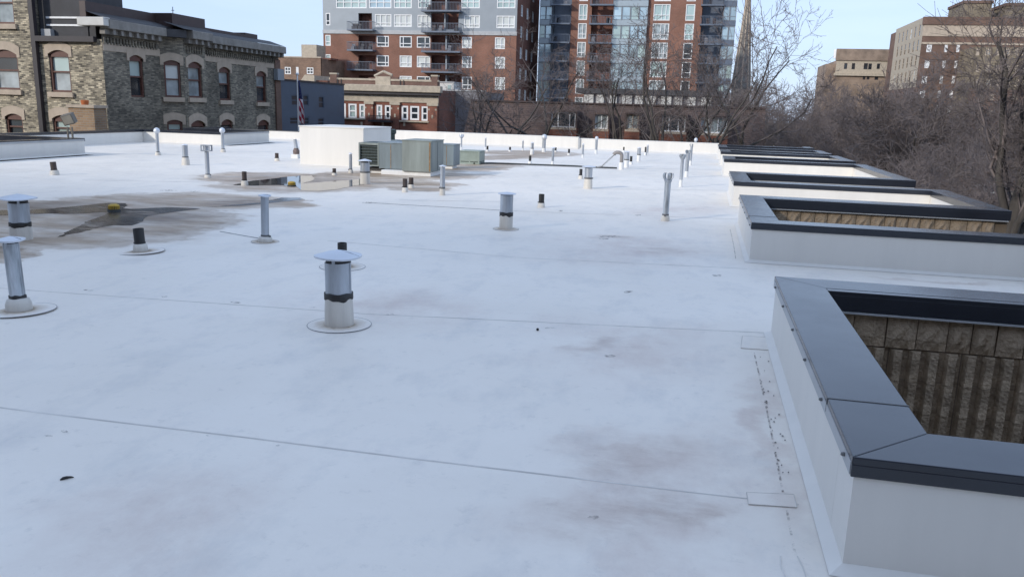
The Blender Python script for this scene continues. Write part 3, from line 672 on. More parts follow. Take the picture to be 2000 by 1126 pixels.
# small debris
p = G(130, 935); mb = MB(); pts = [(-.04,-.012,.004),(-.02,-.004,.012),(.0,.006,.012),(.03,.014,.009),(.045,.016,.004)]
mb.tube([tuple(c*.6 for c in q) for q in pts], [.003,.007,.0065,.004,.0015], 7)
o = mb.build('leaf_scrap', BLACK, None, p, .5); tag(o, 'small dark curled leaf lying on the white roof', 'leaf')
p = G(1050, 645); o = MB().lathe([(.006,0),(.012,.006),(.009,.016),(.002,.02)], 8).build('pebble', BLACK, None, p); tag(o, 'tiny black pebble on the white roof beyond the seam', 'pebble')
def cable(px, r, zs, name, lab, mat=RUBBER):
    pts = [G(x, y) + np.array([0, 0, z]) for (x, y), z in zip(px, zs)]
    o = MB().tube(pts, r, 8).build(name, mat, smooth=60); return tag(o, lab, 'cable')
cable([(925,321),(960,320.5),(1020,322.5),(1060,324),(1120,326),(1165,328.5),(1205,330)], .022, [.03]*7, 'roof_cable', 'black cable lying across the roof from the small condenser')
A = G(1165, 328.5); s = scale_at(A)
P_ = place(1213, 331, 317)[0]
mb = MB(); end = P_+np.array([-14*s, 0, .42]); mb.tube([A+np.array([0,0,.03]), A+(end-A)*.3+np.array([0,0,-.06]), A+(end-A)*.7+np.array([0,0,-.02]), end], .018, 8)
tag(mb.build('riser_cable', M('grey_cable', (.3,.31,.32), .6), smooth=60), 'grey cable rising to the gooseneck mouth', 'cable')
# ------------------------------------------------------------------ penthouse and rooftop units
PX0, PX1, PY0, PY1, PH = -10.4, -8.58, 20.15, 22.1, 1.03
t = empty('penthouse', (PX0, PY0, 0), 'low white stair penthouse box', 'penthouse')
mb = MB(); mb.box(0, PX1-PX0, 0, PY1-PY0, -.01, PH-.03); cant(mb, (0,0), (PX1-PX0,0), (0,-1)); mb.build('wall', WHITE, t, bevel=.015)
MB().box(-.012, PX1-PX0+.012, -.012, PY1-PY0+.012, PH-.03, PH).build('roof_edge', WHITE, t)
FX_ = atY(763, 268, 23.2)[0]; t = empty('exhaust_fan', (FX_, 23.2, 0), 'small dark hooded exhaust fan beside the penthouse', 'exhaust fan')
z0 = height((FX_, 23.2), 276); z1_ = height((FX_, 23.2), 252)
MB().box(-.25, .25, -.25, .25, 0, z0).build('curb', WHITE, t)
MB().box(-.3, .3, -.3, .3, z0, z0+.05).build('base_plate', HVACB, t)
MB().lathe([(.13,z0+.05),(.13,z0+.2),(.17,z0+.24),(.17,z1_-.02),(.1,z1_)], 12).build('hood', FIN, t, smooth=40)
def panel_box(t, nm, x0, x1, y0, y1, z0, z1, mat, mat_side=None, seams=2):
    o = MB().box(x0, x1, y0, y1, z0, z1).build(nm, mat, t, bevel=.01)
    MB().box(x0-.012, x1+.012, y0-.012, y1+.012, z1, z1+.025).build('lid', mat, t, bevel=.006)
    for k in range(1, seams):
        x = x0+(x1-x0)*k/seams; MB().box(x-.006, x+.006, y0-.006, y0-.001, z0+.02, z1-.02).build('panel_seam', RUST if k % 2 else HVACB, t)
    return o
HY = 18.45
X2a, X2b = atY(785,330,HY)[0], atY(842,330,HY)[0]
zc, zt = height((X2b, HY), 335), height((X2b, HY), 277)
D2 = atX(866, 330, X2b)[1]
t = empty('air_handler', (X2a, HY, 0), 'grey green sheet metal air handler cabinet on a white curb', 'air unit')
w2 = X2b-X2a; d2 = D2-HY
mb = MB(); mb.box(-.55, w2-.03, .06, d2-.05, 0, zc-.02); mb.build('curb', BOOTW, t, bevel=.01)
panel_box(t, 'cabinet', 0, w2, 0, d2, zc-.02, zt, HVACG, seams=1)
MB().box(w2-.05, w2-.02, -.008, -.001, zc, zt-.02).build('corner_trim', RUST, t)
MB().box(w2+.001, w2+.008, .04, .07, zc, zt-.02).build('panel_seam', HVACB, t); MB().box(w2+.001, w2+.008, d2*.5, d2*.5+.02, zc, zt-.02).build('panel_seam', HVACB, t)
HY1 = 18.75; X1a, X1g, X1b = atY(701,320,HY1)[0], atY(740,320,HY1)[0], atY(783,320,HY1)[0]
zb1, zt1 = height((X1a, HY1), 323), height((X1a, HY1), 278)
t = empty('condensing_unit', (X1a, HY1, 0), 'green condensing unit with dark coil grille beside the penthouse', 'air unit')
wg, w1 = X1g-X1a, X1b-X1a
panel_box(t, 'cabinet', wg, w1+.05, 0, .9, zb1-.05, zt1, HVACB, seams=2)
MB().box(.0, wg, .05, .9, zb1, zt1).build('coil', FIN, t)
for q in ((0, .03, 0), (wg-.03, wg, 0)): MB().box(q[0], q[1], -.01, .05, zb1, zt1).build('frame_post', HVACG, t)
MB().box(.03, wg-.03, -.01, .05, zt1-.05, zt1).build('frame_rail', HVACG, t); MB().box(.03, wg-.03, -.01, .05, zb1, zb1+.03).build('frame_rail', HVACG, t)
for k in range(12): x = .03+(wg-.06)*(k+.5)/12; MB().box(x-.003, x+.003, .02, .03, zb1+.03, zt1-.05).build('grille_bar', FIN, t)
for k in range(7): z = zb1+.03+(zt1-zb1-.08)*(k+.5)/7; MB().box(.03, wg-.03, .01, .018, z-.003, z+.003).build('grille_bar', HVACB, t)
MB().box(.1, w1-.1, .05, .85, zb1-.1, zb1-.05).build('skid', BLACK, t); MB().box(.12, w1-.12, .1, .8, 0, zb1-.1).build('curb', BOOTW, t)
HY3 = 21.2; a, b = atY(858,322,HY3)[0], atY(886,322,HY3)[0]; c = atX(898,322,b)[1]; z0, z9 = height((b, HY3), 322), height((b, HY3), 284)
t = empty('duct_box', (a, HY3, 0), 'blue grey sheet metal duct box behind the air handler', 'air unit')
panel_box(t, 'cabinet', 0, b-a, 0, max(.5, c-HY3), .08, z9, HVACB, seams=2); MB().box(.05, b-a-.05, .05, .45, 0, .08).build('curb', BOOTW, t)
HY4 = 23.3; a, b = atY(897,320,HY4)[0], atY(936,320,HY4)[0]; z9 = height((b, HY4), 295)
t = empty('small_condenser', (a, HY4, 0), 'small pale green louvred condenser at the start of the cable', 'air unit')
w4 = b-a; MB().box(.02, w4-.02, .02, w4-.02, .05, z9-.03).build('coil', FIN, t)
MB().box(0, w4, 0, w4, z9-.04, z9).build('top_panel', HVACC, t, bevel=.01); MB().box(0, w4, 0, w4, 0, .06).build('base_pan', HVACC, t)
for x in (0, w4/2-.015, w4-.04):
    for y in (0, w4-.03): MB().box(x, x+.04, y, y+.03, .06, z9-.04).build('corner_post', HVACC, t)
for k in range(9):
    z = .08+(z9-.14)*k/8.5; MB().box(.04, w4-.04, .004, .014, z, z+.03).build('louvre_slat', HVACC, t); MB().box(w4-.014, w4-.004, .03, w4-.03, z, z+.03).build('louvre_slat', HVACC, t)
# floodlight on the left parapet
BRZ = M('bronze_paint', (.13,.115,.095), .55, var=.15)
p = atX(138, 262, -17.3); t = empty('floodlight', (p[0], p[1], .46), 'tilted bronze shoebox floodlight on two stubby legs', 'floodlight')
s = scale_at(p); zb = height(p, 248)-.46; zt = height(p, 223)-.46
for x in (-6*s, 4*s): MB().box(x-1.3*s, x+1.3*s, -1.3*s, 1.3*s, -.1, zb).build('leg', BRZ, t)
o = MB().box(-11*s, 11*s, -8*s, 8*s, -10*s, 10*s).build('housing', BRZ, t, (-1*s, 0, (zb+zt)/2+3*s), bevel=.02); o.rotation_euler = (.25, -.28, .3)
MB().box(-9*s, 9*s, -8.4*s, -8*s, -8*s, 8*s).build('lens', M('floodlight_lens', (.3,.27,.22), .3), o)
# ------------------------------------------------------------------ facades
class Face:
    """vertical plane; local x runs along it, -y is outwards"""
    def __init__(s, O, rz):
        s.O = np.array([O[0], O[1], 0.0]); s.rz = rz
        s.u = np.array([math.cos(rz), math.sin(rz), 0]); s.n = np.array([math.sin(rz), -math.cos(rz), 0])
    def px(s, x, y):
        d = ray(x, y); t = ((s.O-CP)@s.n)/(d@s.n); P = CP+d*t
        return float((P-s.O)@s.u), float(P[2])
    def rect(s, x0, x1, y0, y1):
        ym, xm = (y0+y1)/2, (x0+x1)/2
        return s.px(x0, ym)[0], s.px(x1, ym)[0], s.px(xm, y1)[1], s.px(xm, y0)[1]
    def w(s, u, n, z): q = s.O+s.u*u+s.n*n; return (q[0], q[1], z)
def wall(f, bld, u0, u1, z0, z1, holes, mat, dep=.25, name='wall'):
    us = sorted({u0, u1, *[h for q in holes for h in q[:2]]}); zs = sorted({z0, z1, *[h for q in holes for h in q[2:4]]})
    us = [u for u in us if u0 <= u <= u1]; zs = [z for z in zs if z0 <= z <= z1]
    mb = MB(); idx = {}
    def vid(u, z):
        if (u, z) not in idx: idx[u, z] = len(mb.v); mb.v.append((u, 0, z))
        return idx[u, z]
    for i in range(len(us)-1):
        for j in range(len(zs)-1):
            cu, cz = (us[i]+us[i+1])/2, (zs[j]+zs[j+1])/2
            if any(h[0] < cu < h[1] and h[2] < cz < h[3] for h in holes): continue
            mb.f.append((vid(us[i], zs[j]), vid(us[i+1], zs[j]), vid(us[i+1], zs[j+1]), vid(us[i], zs[j+1])))
    for a, b, c, d in [h[:4] for h in holes]:
        mb.add([(a,0,c),(b,0,c),(b,0,d),(a,0,d),(a,dep,c),(b,dep,c),(b,dep,d),(a,dep,d)], [(0,1,5,4),(1,2,6,5),(2,3,7,6),(3,0,4,7)])
    return mb.build(name, mat, bld, loc=np.array(f.w(0,0,0))-np.array(bld.location), rz=f.rz)
WC = {}
def window(f, bld, r, fm, gm, v=(), hz=(), t=.07, dep=.12, sill=None, back=.10, name='window', proud=0.02):
    """frame with mullions set in a hole r=(u0,u1,z0,z1); pane is its child; optional sill"""
    wd, ht = round(r[1]-r[0], 2), round(r[3]-r[2], 2)
    key = (wd, ht, fm.name, v, hz, t, dep)
    if key not in WC:
        mb = MB(); e = .002
        mb.box(e, t, 0, dep, e, ht-e); mb.box(wd-t, wd-e, 0, dep, e, ht-e); mb.box(t+.001, wd-t-.001, 0.001, dep, e, t); mb.box(t+.001, wd-t-.001, .001, dep, ht-t, ht-e)
        for q in v: mb.box(wd*q-t*.4, wd*q+t*.4, .012, dep, t, ht-t)
        for q in hz: mb.box(t, wd-t, .02, dep-.01, ht*q-t*.4, ht*q+t*.4)
        WC[key] = mb.mesh('window_frame', fm)
    o = link(name, WC[key], bld, np.array(f.w(r[0], -proud, r[2]))-np.array(bld.location), f.rz)
    k2 = ('p', wd, ht, gm.name)
    if k2 not in WC: WC[k2] = MB().box(.01, wd-.01, 0, .01, .01, ht-.01).mesh('pane', gm)
    link('pane', WC[k2], o, (0, dep*.6, 0))
    if sill:
        MB().box(-.08, wd+.08, -sill[1], .02, -.16, -.003).build('sill', sill[0], o, (0, 0, 0))
    return o
def mass(bld, x0, x1, y0, y1, z0, z1, mat, name='core'):
    L_ = np.array(bld.location); return MB().box(x0-L_[0], x1-L_[0], y0-L_[1], y1-L_[1], z0-L_[2], z1-L_[2]).build(name, mat, bld)
def fbox(f, bld, u0, u1, n0, n1, z0, z1, mat, name, parent=None, bevel=0):
    o = MB().box(u0, u1, -n1, -n0, z0, z1).build(name, mat, bld, np.array(f.w(0,0,0))-np.array(bld.location), f.rz, bevel=bevel)
    return o
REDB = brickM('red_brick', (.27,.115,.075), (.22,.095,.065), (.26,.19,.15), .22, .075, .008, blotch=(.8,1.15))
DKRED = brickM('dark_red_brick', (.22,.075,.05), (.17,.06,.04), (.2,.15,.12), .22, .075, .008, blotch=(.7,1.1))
BRNB = brickM('brown_brick', (.19,.10,.07), (.14,.075,.055), (.2,.16,.13), .22, .075, .01, blotch=(.7,1.15))
CREAM = brickM('cream_city_brick', (.62,.535,.385), (.06,.052,.043), (.26,.23,.18), .21, .075, .012, bias=-.05, blotch=(.55,1.2), bscale=1.1)
DKCREAM = brickM('dark_cream_brick', (.36,.315,.24), (.12,.107,.087), (.18,.165,.135), .21, .075, .012, bias=.1, blotch=(.55,1.2), bscale=.6)  # darker mix of the cream brick, for the side walls
STONE = M('pale_stone', (.45,.37,.29), .85, var=.15, scale=2)
TERRA = M('cream_terracotta', (.44,.375,.29), .7, var=.18, scale=3)
SIDING = M('grey_metal_siding', (.27,.30,.33), .45, metal=.2, var=.06, scale=.8)
WFR = M('white_window_frame', (.80,.80,.80), .4, var=.04)
BFR = M('brown_window_frame', (.11,.045,.032), .5, var=.15)
DARKT = M('dark_trim', (.03,.025,.03), .5, var=.2)
BRWNF = M('dark_brown_fascia', (.06,.038,.036), .5, var=.2, scale=2)
ROOFD = M('dark_roofing', (.06,.06,.065), .8, var=.2, scale=2)
GDARK = glassM('dark_glass', (.03,.038,.045))
GSKY = glassM('blue_glass', (.42,.53,.58), .06, metal=.3, var=.25, scale=.3)
GBLIND = glassM('blind_behind_glass', (.55,.57,.55), .12, var=.15, scale=.5)
GTEAL = glassM('teal_blind_glass', (.40,.50,.48), .10, metal=.15, var=.2, scale=.4)
GCURT = glassM('curtain_glass', (.30,.34,.35), .08, var=.35, scale=1.5)
BALC = M('balcony_steel', (.13,.155,.20), .5, metal=.3, var=.15)
SHNG = brickM('brown_shingles', (.135,.095,.085), (.105,.075,.068), (.07,.05,.045), .3, .14, .012, blotch=(.75,1.15))
# ---- 1. mottled cream brick building across the alley
XS, YC = -26.0, 32.3
fs, ff = Face((XS, 0), R(90)), Face((0, YC), 0)
ZT = ff.px(198, 51)[1]
b1 = empty('brick_building', (XS-8, YC+8, GZ), 'mottled cream brick building with darker side, brown arched windows and bracketed cornice', 'building')
YE = fs.px(545, 150)[0]
def arch_window(f, bld, x0, x1, y0, y1, glass, sillm=STONE, cut=True, lintel=STONE, low=False):
    r = f.rect(x0, x1, y0, y1); u0, u1, z0, z1 = r; wd, ht = u1-u0, z1-z0; rise = wd*.16
    loc = np.array(f.w(u0, 0, z0))-np.array(bld.location); n = 10
    arc = [(wd*k/n, ht-rise+rise*(1-(2*k/n-1)**2)) for k in range(n+1)]
    t = .09
    fr = MB(); fr.box(0.003, t, .06, .2, .003, ht-rise); fr.box(wd-t, wd-.003, .06, .2, .003, ht-rise); fr.box(t, wd-t, .06, .2, .003, t); fr.box(t, wd-t, .09, .2, ht*.47, ht*.47+.07)
    fr.extr_y([(0.003, ht-rise-.02)]+[(t, ht-rise-.12), (wd-t, ht-rise-.12)]+[(wd-.003, ht-rise-.02)]+[(x*.995+.002, z-.004) for x, z in arc[::-1]], .06, .2)
    o = fr.build('window', BFR, bld, loc, f.rz)
    MB().box(.02, wd-.02, .16, .17, ht*.48, ht-rise).build('pane', glass[0], o)
    MB().box(.02, wd-.02, .175, .185, .02, ht*.49).build('pane', glass[1], o)
    hood = MB(); th = .34
    poly = [(-.16, ht-rise-.12)]+[(-.0, ht-rise-.12)]+arc+[(wd, ht-rise-.12), (wd+.16, ht-rise-.12)]+[(-.16+(wd+.32)*k/n, ht-rise+th+rise*1.1*(1-(2*k/n-1)**2)) for k in range(n, -1, -1)]
    # as quads strip
    inn = [(0, ht-rise-.12)]+arc+[(wd, ht-rise-.12)]
    out = [(-.16, ht-rise-.12)]+[(-.16+(wd+.32)*k/n, ht-rise+th+rise*1.1*(1-(2*k/n-1)**2)) for k in range(n+1)]+[(wd+.16, ht-rise-.12)]
    for k in range(len(inn)-1):
        a, b, c, d = inn[k], inn[k+1], out[k+1], out[k]
        hood.add([(a[0],-.035,a[1]),(b[0],-.035,b[1]),(c[0],-.035,c[1]),(d[0],-.035,d[1]),(a[0],.06,a[1]),(b[0],.06,b[1]),(c[0],.06,c[1]),(d[0],.06,d[1])], [(0,1,2,3),(4,5,1,0),(3,2,6,7),(0,3,7,4),(1,5,6,2)])
    hood.build('hood_mould', lintel, o)
    if sillm: MB().box(-.12, wd+.12, -.12, .1, -.22, -.003).build('sill', sillm, o)
    return r
DKW = (GDARK, GDARK)
holes = []
HF = [(-14,36,97,175,(GDARK,GCURT)), (97,137,98,180,(GTEAL,GCURT)), (12,45,222,272,DKW), (104,142,225,275,(GTEAL,GTEAL)), (-16,25,-40,47,(GCURT,GCURT)), (-110,-70,97,172,DKW)]
for a in HF: holes.append(arch_window(ff, b1, *a))
UL = ff.px(66, 70)[0]; ZG = ff.px(130, 76)[1]
wall(ff, b1, XS-18, UL, GZ, ZT+9, [h for h in holes if h[1] < UL], CREAM)
wall(ff, b1, UL, XS, GZ, ZG, [h for h in holes if h[1] >= UL], CREAM)
mass(b1, XS-18+.3, UL-.3, YC+.25, YC+4, GZ, ZT+9, CREAM, 'wall')
mass(b1, UL-.29, XS-.3, YC+.25, YE-.3, GZ, ZG-.02, DKCREAM, 'wall')
wall(Face((UL, 0), R(90)), b1, YC, YC+4, ZG-.5, ZT+9, [], DKCREAM)
# downspout and gutter
fbox(ff, b1, UL+.02, UL+.24, .02, .22, GZ, ZT+8, DARKT, 'downspout')
fbox(ff, b1, UL+.24, XS-.25, .0, .22, ZG-.13, ZG+.10, DARKT, 'gutter')
# dark set-back roof mass with pale flashing lines
zq = [ff.px(130, q)[1] for q in (50, 35, -12)]
mass(b1, UL+.05, XS-.95, YC+.35, Face((XS-.95, 0), R(90)).px(240, 20)[0], ZG-.015, zq[2]+2.2, ROOFD, 'roof_box')
for q in zq[:2]: fbox(Face((0, YC+.35), 0), b1, UL+.45, XS-.95, .01, .05, q, q+.08, WFR, 'flashing')
fbox(ff, b1, UL+.3, UL+.8, -.33, -.1, ZG-.02, ZG+.42, CAPFLASH, 'roof_kerb')
# side wall with shallow bay
sideW = [(254,281,108,190,(GTEAL,GDARK),None), (428,450,131,196,(GCURT,GDARK),STONE), (501,520,139,200,(GCURT,GDARK),STONE), (432,455,233,275,DKW,STONE), (504,525,234,275,DKW,STONE)]
hs = [arch_window(fs, b1, a[0], a[1], a[2], a[3], a[4], a[5]) for a in sideW]
y1b = fs.px(316, 180)[0]; BD = .75
y2b = Face((XS+BD, 0), R(90)).px(362, 180)[0]; y3b = Face((XS+BD, 0), R(90)).px(404, 180)[0]; y4b = y3b+.9
wall(fs, b1, YC, y1b, GZ, ZT, [h for h in hs if h[1] < y1b], DKCREAM); wall(fs, b1, y4b, YE, GZ, ZT, [h for h in hs if h[0] > y4b], DKCREAM)
ang = math.atan2(y2b-y1b, BD); fo = Face((XS, y1b), ang); Lo = math.hypot(y2b-y1b, BD)
hb = [arch_window(fo, b1, 321, 353, 118, 190, (GBLIND, GCURT)), arch_window(fo, b1, 327, 357, 234, 275, (GTEAL, GTEAL))]
wall(fo, b1, 0, Lo, GZ, ZT, hb, DKCREAM)
fb = Face((XS+BD, 0), R(90))
hb = [arch_window(fb, b1, 368, 395, 121, 191, (GCURT, GCURT)), arch_window(fb, b1, 373, 401, 235, 275, DKW)]
wall(fb, b1, y2b, y3b, GZ, ZT, hb, DKCREAM)
ang2 = math.atan2(y4b-y3b, -BD); fo2 = Face((XS+BD, y3b), ang2); wall(fo2, b1, 0, math.hypot(y4b-y3b, BD), GZ, ZT, [], DKCREAM)
L1_ = np.array(b1.location)
def plan(poly, z0, z1, mat, name): return MB().prism([(x-L1_[0], y-L1_[1]) for x, y in poly], z0-L1_[2], z1-L1_[2]).build(name, mat, b1)
# stone band course at the arch springing, cornice, brackets
zb_ = fs.px(300, 104)[1]
fbox(fs, b1, YC+.02, y1b, .0, .03, zb_-.12, zb_+.22, STONE, 'band_course'); fbox(fs, b1, y4b, YE, .0, .03, zb_-.12, zb_+.22, STONE, 'band_course')
CORN = M('painted_cornice', (.24,.225,.205), .7, var=.2, scale=3); CORNW = M('white_cornice_end', (.55,.54,.51), .6, var=.08)
for f_, ua, ub in ((fs, YC-.1, y1b-.1), (fb, y2b+.1, y3b-.05), (fs, y4b+.2, YE)):
    fbox(f_, b1, ua, ub, .02, .55, ZT-.12, ZT+.28, CORN, 'cornice', bevel=.03); fbox(f_, b1, ua, ub, .0, .28, ZT-.34, ZT-.122, CORN, 'cornice_bed', bevel=.02)
    k = ua+.3
    while k < ub-.2:
        fbox(f_, b1, k, k+.16, .281, .46, ZT-.34, ZT-.123, CORN, 'bracket'); k += .52
    k = ua+.15
    while k < ub-.1:
        fbox(f_, b1, k, k+.1, .0, .07, ZT-.75, ZT-.45, DKCREAM, 'dentil'); k += .21
fbox(fo, b1, -.1, Lo+.1, .02, .45, ZT-.1, ZT+.26, ROOFD, 'cornice')
fbox(ff, b1, XS-.85, XS+.5, .0, .42, ZT-.02, ZT+.34, CORNW, 'cornice_return', bevel=.03)
# low dark roof slope and brown parapet fascia above
sl_ = MB(); sl_.add([(XS+.52,YC-.3,ZT+.29),(XS+.52,YE,ZT+.29),(XS-.55,YE,ZT+.62),(XS-.55,YC-.3,ZT+.62)], [(0,1,2,3)])
sl_.add([(XS+BD+.5,y1b+.3,ZT+.285),(XS+BD+.5,y3b+.4,ZT+.285),(XS+.3,y3b+.6,ZT+.6),(XS+.3,y1b,ZT+.6)], [(0,1,2,3)])
sl_.v = [(x-L1_[0], y-L1_[1], z-L1_[2]) for x, y, z in sl_.v]; sl_.build('roof_slope', ROOFD, b1)
fz = Face((XS-.5, 0), R(90))
zA = fz.px(320, 30)[1]
def fas(X, ya, yb, z0, z1, back=.3): mass(b1, X-back, X, ya, yb, z0, z1, BRWNF, 'parapet_fascia')
fas(XS-.5, YC-.25, y1b+.5, ZT+.3, zA); fas(XS+BD-.3, y1b+.51, y3b+.6, ZT+.32, zA+.03, 1.3); fas(XS-.52, y3b+.61, YE-1.8, ZT+.3, zA-.25); fas(XS-.7, YE-2.6, YE-1.2, ZT+.3, zA-.02-.1, 1.5)
mass(b1, XS-5, XS-.6, YC+.4, YE-.31, ZG-.03, ZT+.3, ROOFD, 'roof_box')
# quoin, end pier, chimney
pe = atX(543, 140, XS); fbox(fs, b1, YE-.6, YE+.02, .02, .10, GZ, ZT-.5, BRNB, 'end_pier')
fbox(fs, b1, YE-.7, YE+.1, .03, .3, fs.px(530,156)[1], fs.px(530,134)[1], SIDING, 'pier_cap')
# small brick chimney in the alley
p = atY(172, 230, 31.0); t = empty('brick_chimney', (p[0], 31.0, GZ), 'small tan brick chimney with orange clay pot beside the alley', 'chimney')
zc1, zc2 = atY(172, 205, 31)[1+1], atY(172, 250, 31)[2]
CHB = brickM('tan_chimney_brick', (.36,.24,.14), (.27,.17,.10), (.3,.25,.2), .3, .1, .015)
hw = (atY(195,230,31)[0]-atY(146,230,31)[0])/2
MB().box(-hw, hw, -hw*.6, hw*.6, 0, zc1-GZ-.12).build('stack', CHB, t); MB().box(-hw-.06, hw+.06, -hw*.6-.06, hw*.6+.06, zc1-GZ-.12, zc1-GZ).build('cap', STONE, t)
MB().lathe([(.14,zc1-GZ),(.17,zc1-GZ+.18),(.13,zc1-GZ+.2)], 14).build('clay_pot', M('orange_clay', (.45,.13,.04), .8), t, (-.1,0,0), smooth=40)
# ---- 2. grey blue building with dark windows, flag in front
XG = -33.0
fg = Face((XG, 0), R(90)); ya, yb = fg.px(541,200)[0], fg.px(645,200)[0]
BLUEG = M('slate_blue_cladding', (.075,.10,.14), .6, var=.12, scale=.6)
b2 = empty('slate_building', (XG, ya, GZ), 'slate blue flat roofed building with dark square windows behind the flagpole', 'building')
zt = fg.px(590,160)[1]; hl = [fg.rect(*r) for r in ((569,584,185,207),(592,603,185,207),(622,633,188,212),(566,584,228,244),(592,604,228,244),(621,633,230,246),(542,547,183,206))]
wall(fg, b2, ya-6, yb+3, GZ, zt, hl, BLUEG); mass(b2, XG-9, XG-.3, ya-6, yb+2.9, GZ, zt-.02, BLUEG, 'wall')
for h in hl: window(fg, b2, h, BLUEG, DARKT, (), (.5,), t=.1)
fbox(fg, b2, ya-6, yb+3, -.2, .08, zt, zt+.12, DARKT, 'coping')
# ---- 3. brown brick building with white windows further back
YB = 112.0; fbk = Face((0, YB), 0)
b3 = empty('brown_brick_block', (fbk.px(590,160)[0], YB, GZ), 'distant brown brick block with small white windows and pale penthouse', 'building')
u0, u1 = fbk.px(540,150)[0], fbk.px(627,150)[0]; zt = fbk.px(585,113)[1]
hl = [fbk.rect(*r) for r in ((556,568,131,145),(578,583,131,143),(599,612,132,145))]
TANB = brickM('tan_brown_brick', (.30,.18,.115), (.22,.13,.09), (.28,.22,.18), .3, .1, .012)
wall(fbk, b3, u0-4, u1, GZ, zt, hl, TANB); mass(b3, u0-4, u1+.01, YB+.3, YB+12, GZ, zt-.02, TANB, 'wall')
for h in hl: window(fbk, b3, h, WFR, GDARK, (.5,), (.5,), t=.12)
fbox(fbk, b3, u0-4, u1+.1, -.3, .1, zt, zt+.18, STONE, 'coping')
a = fbk.rect(576,606,88,113); mass(b3, a[0], a[1], YB+2, YB+5, zt-.1, a[3]+.2, TERRA, 'penthouse'); mass(b3, a[1]+.02, a[1]+2.0, YB+2.4, YB+5, zt-.1, a[3]-1.6, DKRED, 'penthouse')
YQ = 100.0; fq = Face((0, YQ), 0); r = fq.rect(583,614,147,175); b3b = empty('cream_gable', ((r[0]+r[1])/2, YQ, GZ), 'cream gabled wall peeking over the slate building', 'building')
wq = (r[1]-r[0])/2; o_ = MB().extr_y([(-wq,0),(wq,0),(wq,r[3]-GZ),(-wq*.2,r[3]-GZ+.05),(-wq,r[3]-GZ-1.1)], 0, 6).build('wall', TERRA, b3b)
MB().box(wq+.01, wq+1.6, .5, 6, 0, r[3]-GZ-.6).build('side_wing', DKRED, b3b)
# flagpole and hanging flag
YP = 47.0; p = atY(583, 240, YP); z0, z1_ = atY(582, 250, YP)[2], atY(581, 147, YP)[2]; s = scale_at(p)
t = empty('flagpole', (p[0], YP, GZ), 'white flagpole with ball top in front of the slate building', 'flagpole')
MB().tube([(0,0,0),(0,0,z1_-GZ)], [.09,.045], 12).build('pole', WFR, t, smooth=40); MB().lathe([(.01,z1_-GZ-.05),(.1,z1_-GZ+.03),(.1,z1_-GZ+.1),(.01,z1_-GZ+.17)], 12).build('ball', WFR, t, smooth=60)
zf1, zf0 = atY(583, 158, YP)[2]-GZ, atY(583, 240, YP)[2]-GZ
def flagmesh(za, zb, mat, nm, parent):
    mb = MB(); n, k = 10, 14
    for j in range(k+1):
        fz_ = j/k; z = za+(zb-za)*fz_; g = (zf1-z)/(zf1-zf0)
        for i in range(n+1):
            x = .05+(.05+.30*min(1, g*1.25+.15))*i/n; mb.v.append((x+.05*g*i/n, -.02+.10*math.sin(i*1.55+g*2.5)*(.4+.6*g), z-.12*i/n*g))
    for j in range(k):
        for i in range(n): a_ = j*(n+1)+i; mb.f.append((a_, a_+1, a_+n+2, a_+n+1))
    o = mb.build(nm, mat, parent, smooth=80); md = o.modifiers.new('s', 'SOLIDIFY'); md.thickness = .006; return o
def stripeM():
    mt, tt, P, N, L = nodes_of('flag_stripes'); co_ = N('ShaderNodeTexCoord'); sx = N('ShaderNodeSeparateXYZ'); L(co_.outputs['Object'], sx.inputs[0])
    a1 = N('ShaderNodeMath'); a1.operation = 'MULTIPLY_ADD'; a1.inputs[1].default_value = .38; L(sx.outputs[2], a1.inputs[0]); L(sx.outputs[0], a1.inputs[2])
    m1 = N('ShaderNodeMath'); m1.operation = 'PINGPONG'; m1.inputs[1].default_value = .11; L(a1.outputs[0], m1.inputs[0])
    r = N('ShaderNodeMath'); r.operation = 'GREATER_THAN'; r.inputs[1].default_value = .055; L(m1.outputs[0], r.inputs[0])
    mx_ = N('ShaderNodeMix'); mx_.data_type = 'RGBA'; mx_.inputs['A'].default_value = (.40,.03,.06,1); mx_.inputs['B'].default_value = (.72,.68,.70,1); L(r.outputs[0], mx_.inputs[0]); L(mx_.outputs['Result'], P.inputs['Base Color']); P.inputs['Roughness'].default_value = .8
    return mt
def cantonM():
    mt, tt, P, N, L = nodes_of('flag_canton'); co_ = N('ShaderNodeTexCoord'); v = N('ShaderNodeTexVoronoi'); v.inputs['Scale'].default_value = 7; v.inputs['Randomness'].default_value = .3; L(co_.outputs['Object'], v.inputs['Vector'])
    r = ramp(N, [(.16, (.75,.75,.78)), (.30, (.02,.03,.11))]); L(v.outputs['Distance'], r.inputs[0]); L(r.outputs[0], P.inputs['Base Color']); P.inputs['Roughness'].default_value = .8
    return mt
fl = empty('hanging_flag', (p[0], YP, GZ), 'limp flag with red and white stripes and starred blue corner', 'flag')
zm = zf0+(zf1-zf0)*.58; flagmesh(zf1, zm+.001, cantonM(), 'canton', fl); flagmesh(zm, zf0, stripeM(), 'striped_field', fl)
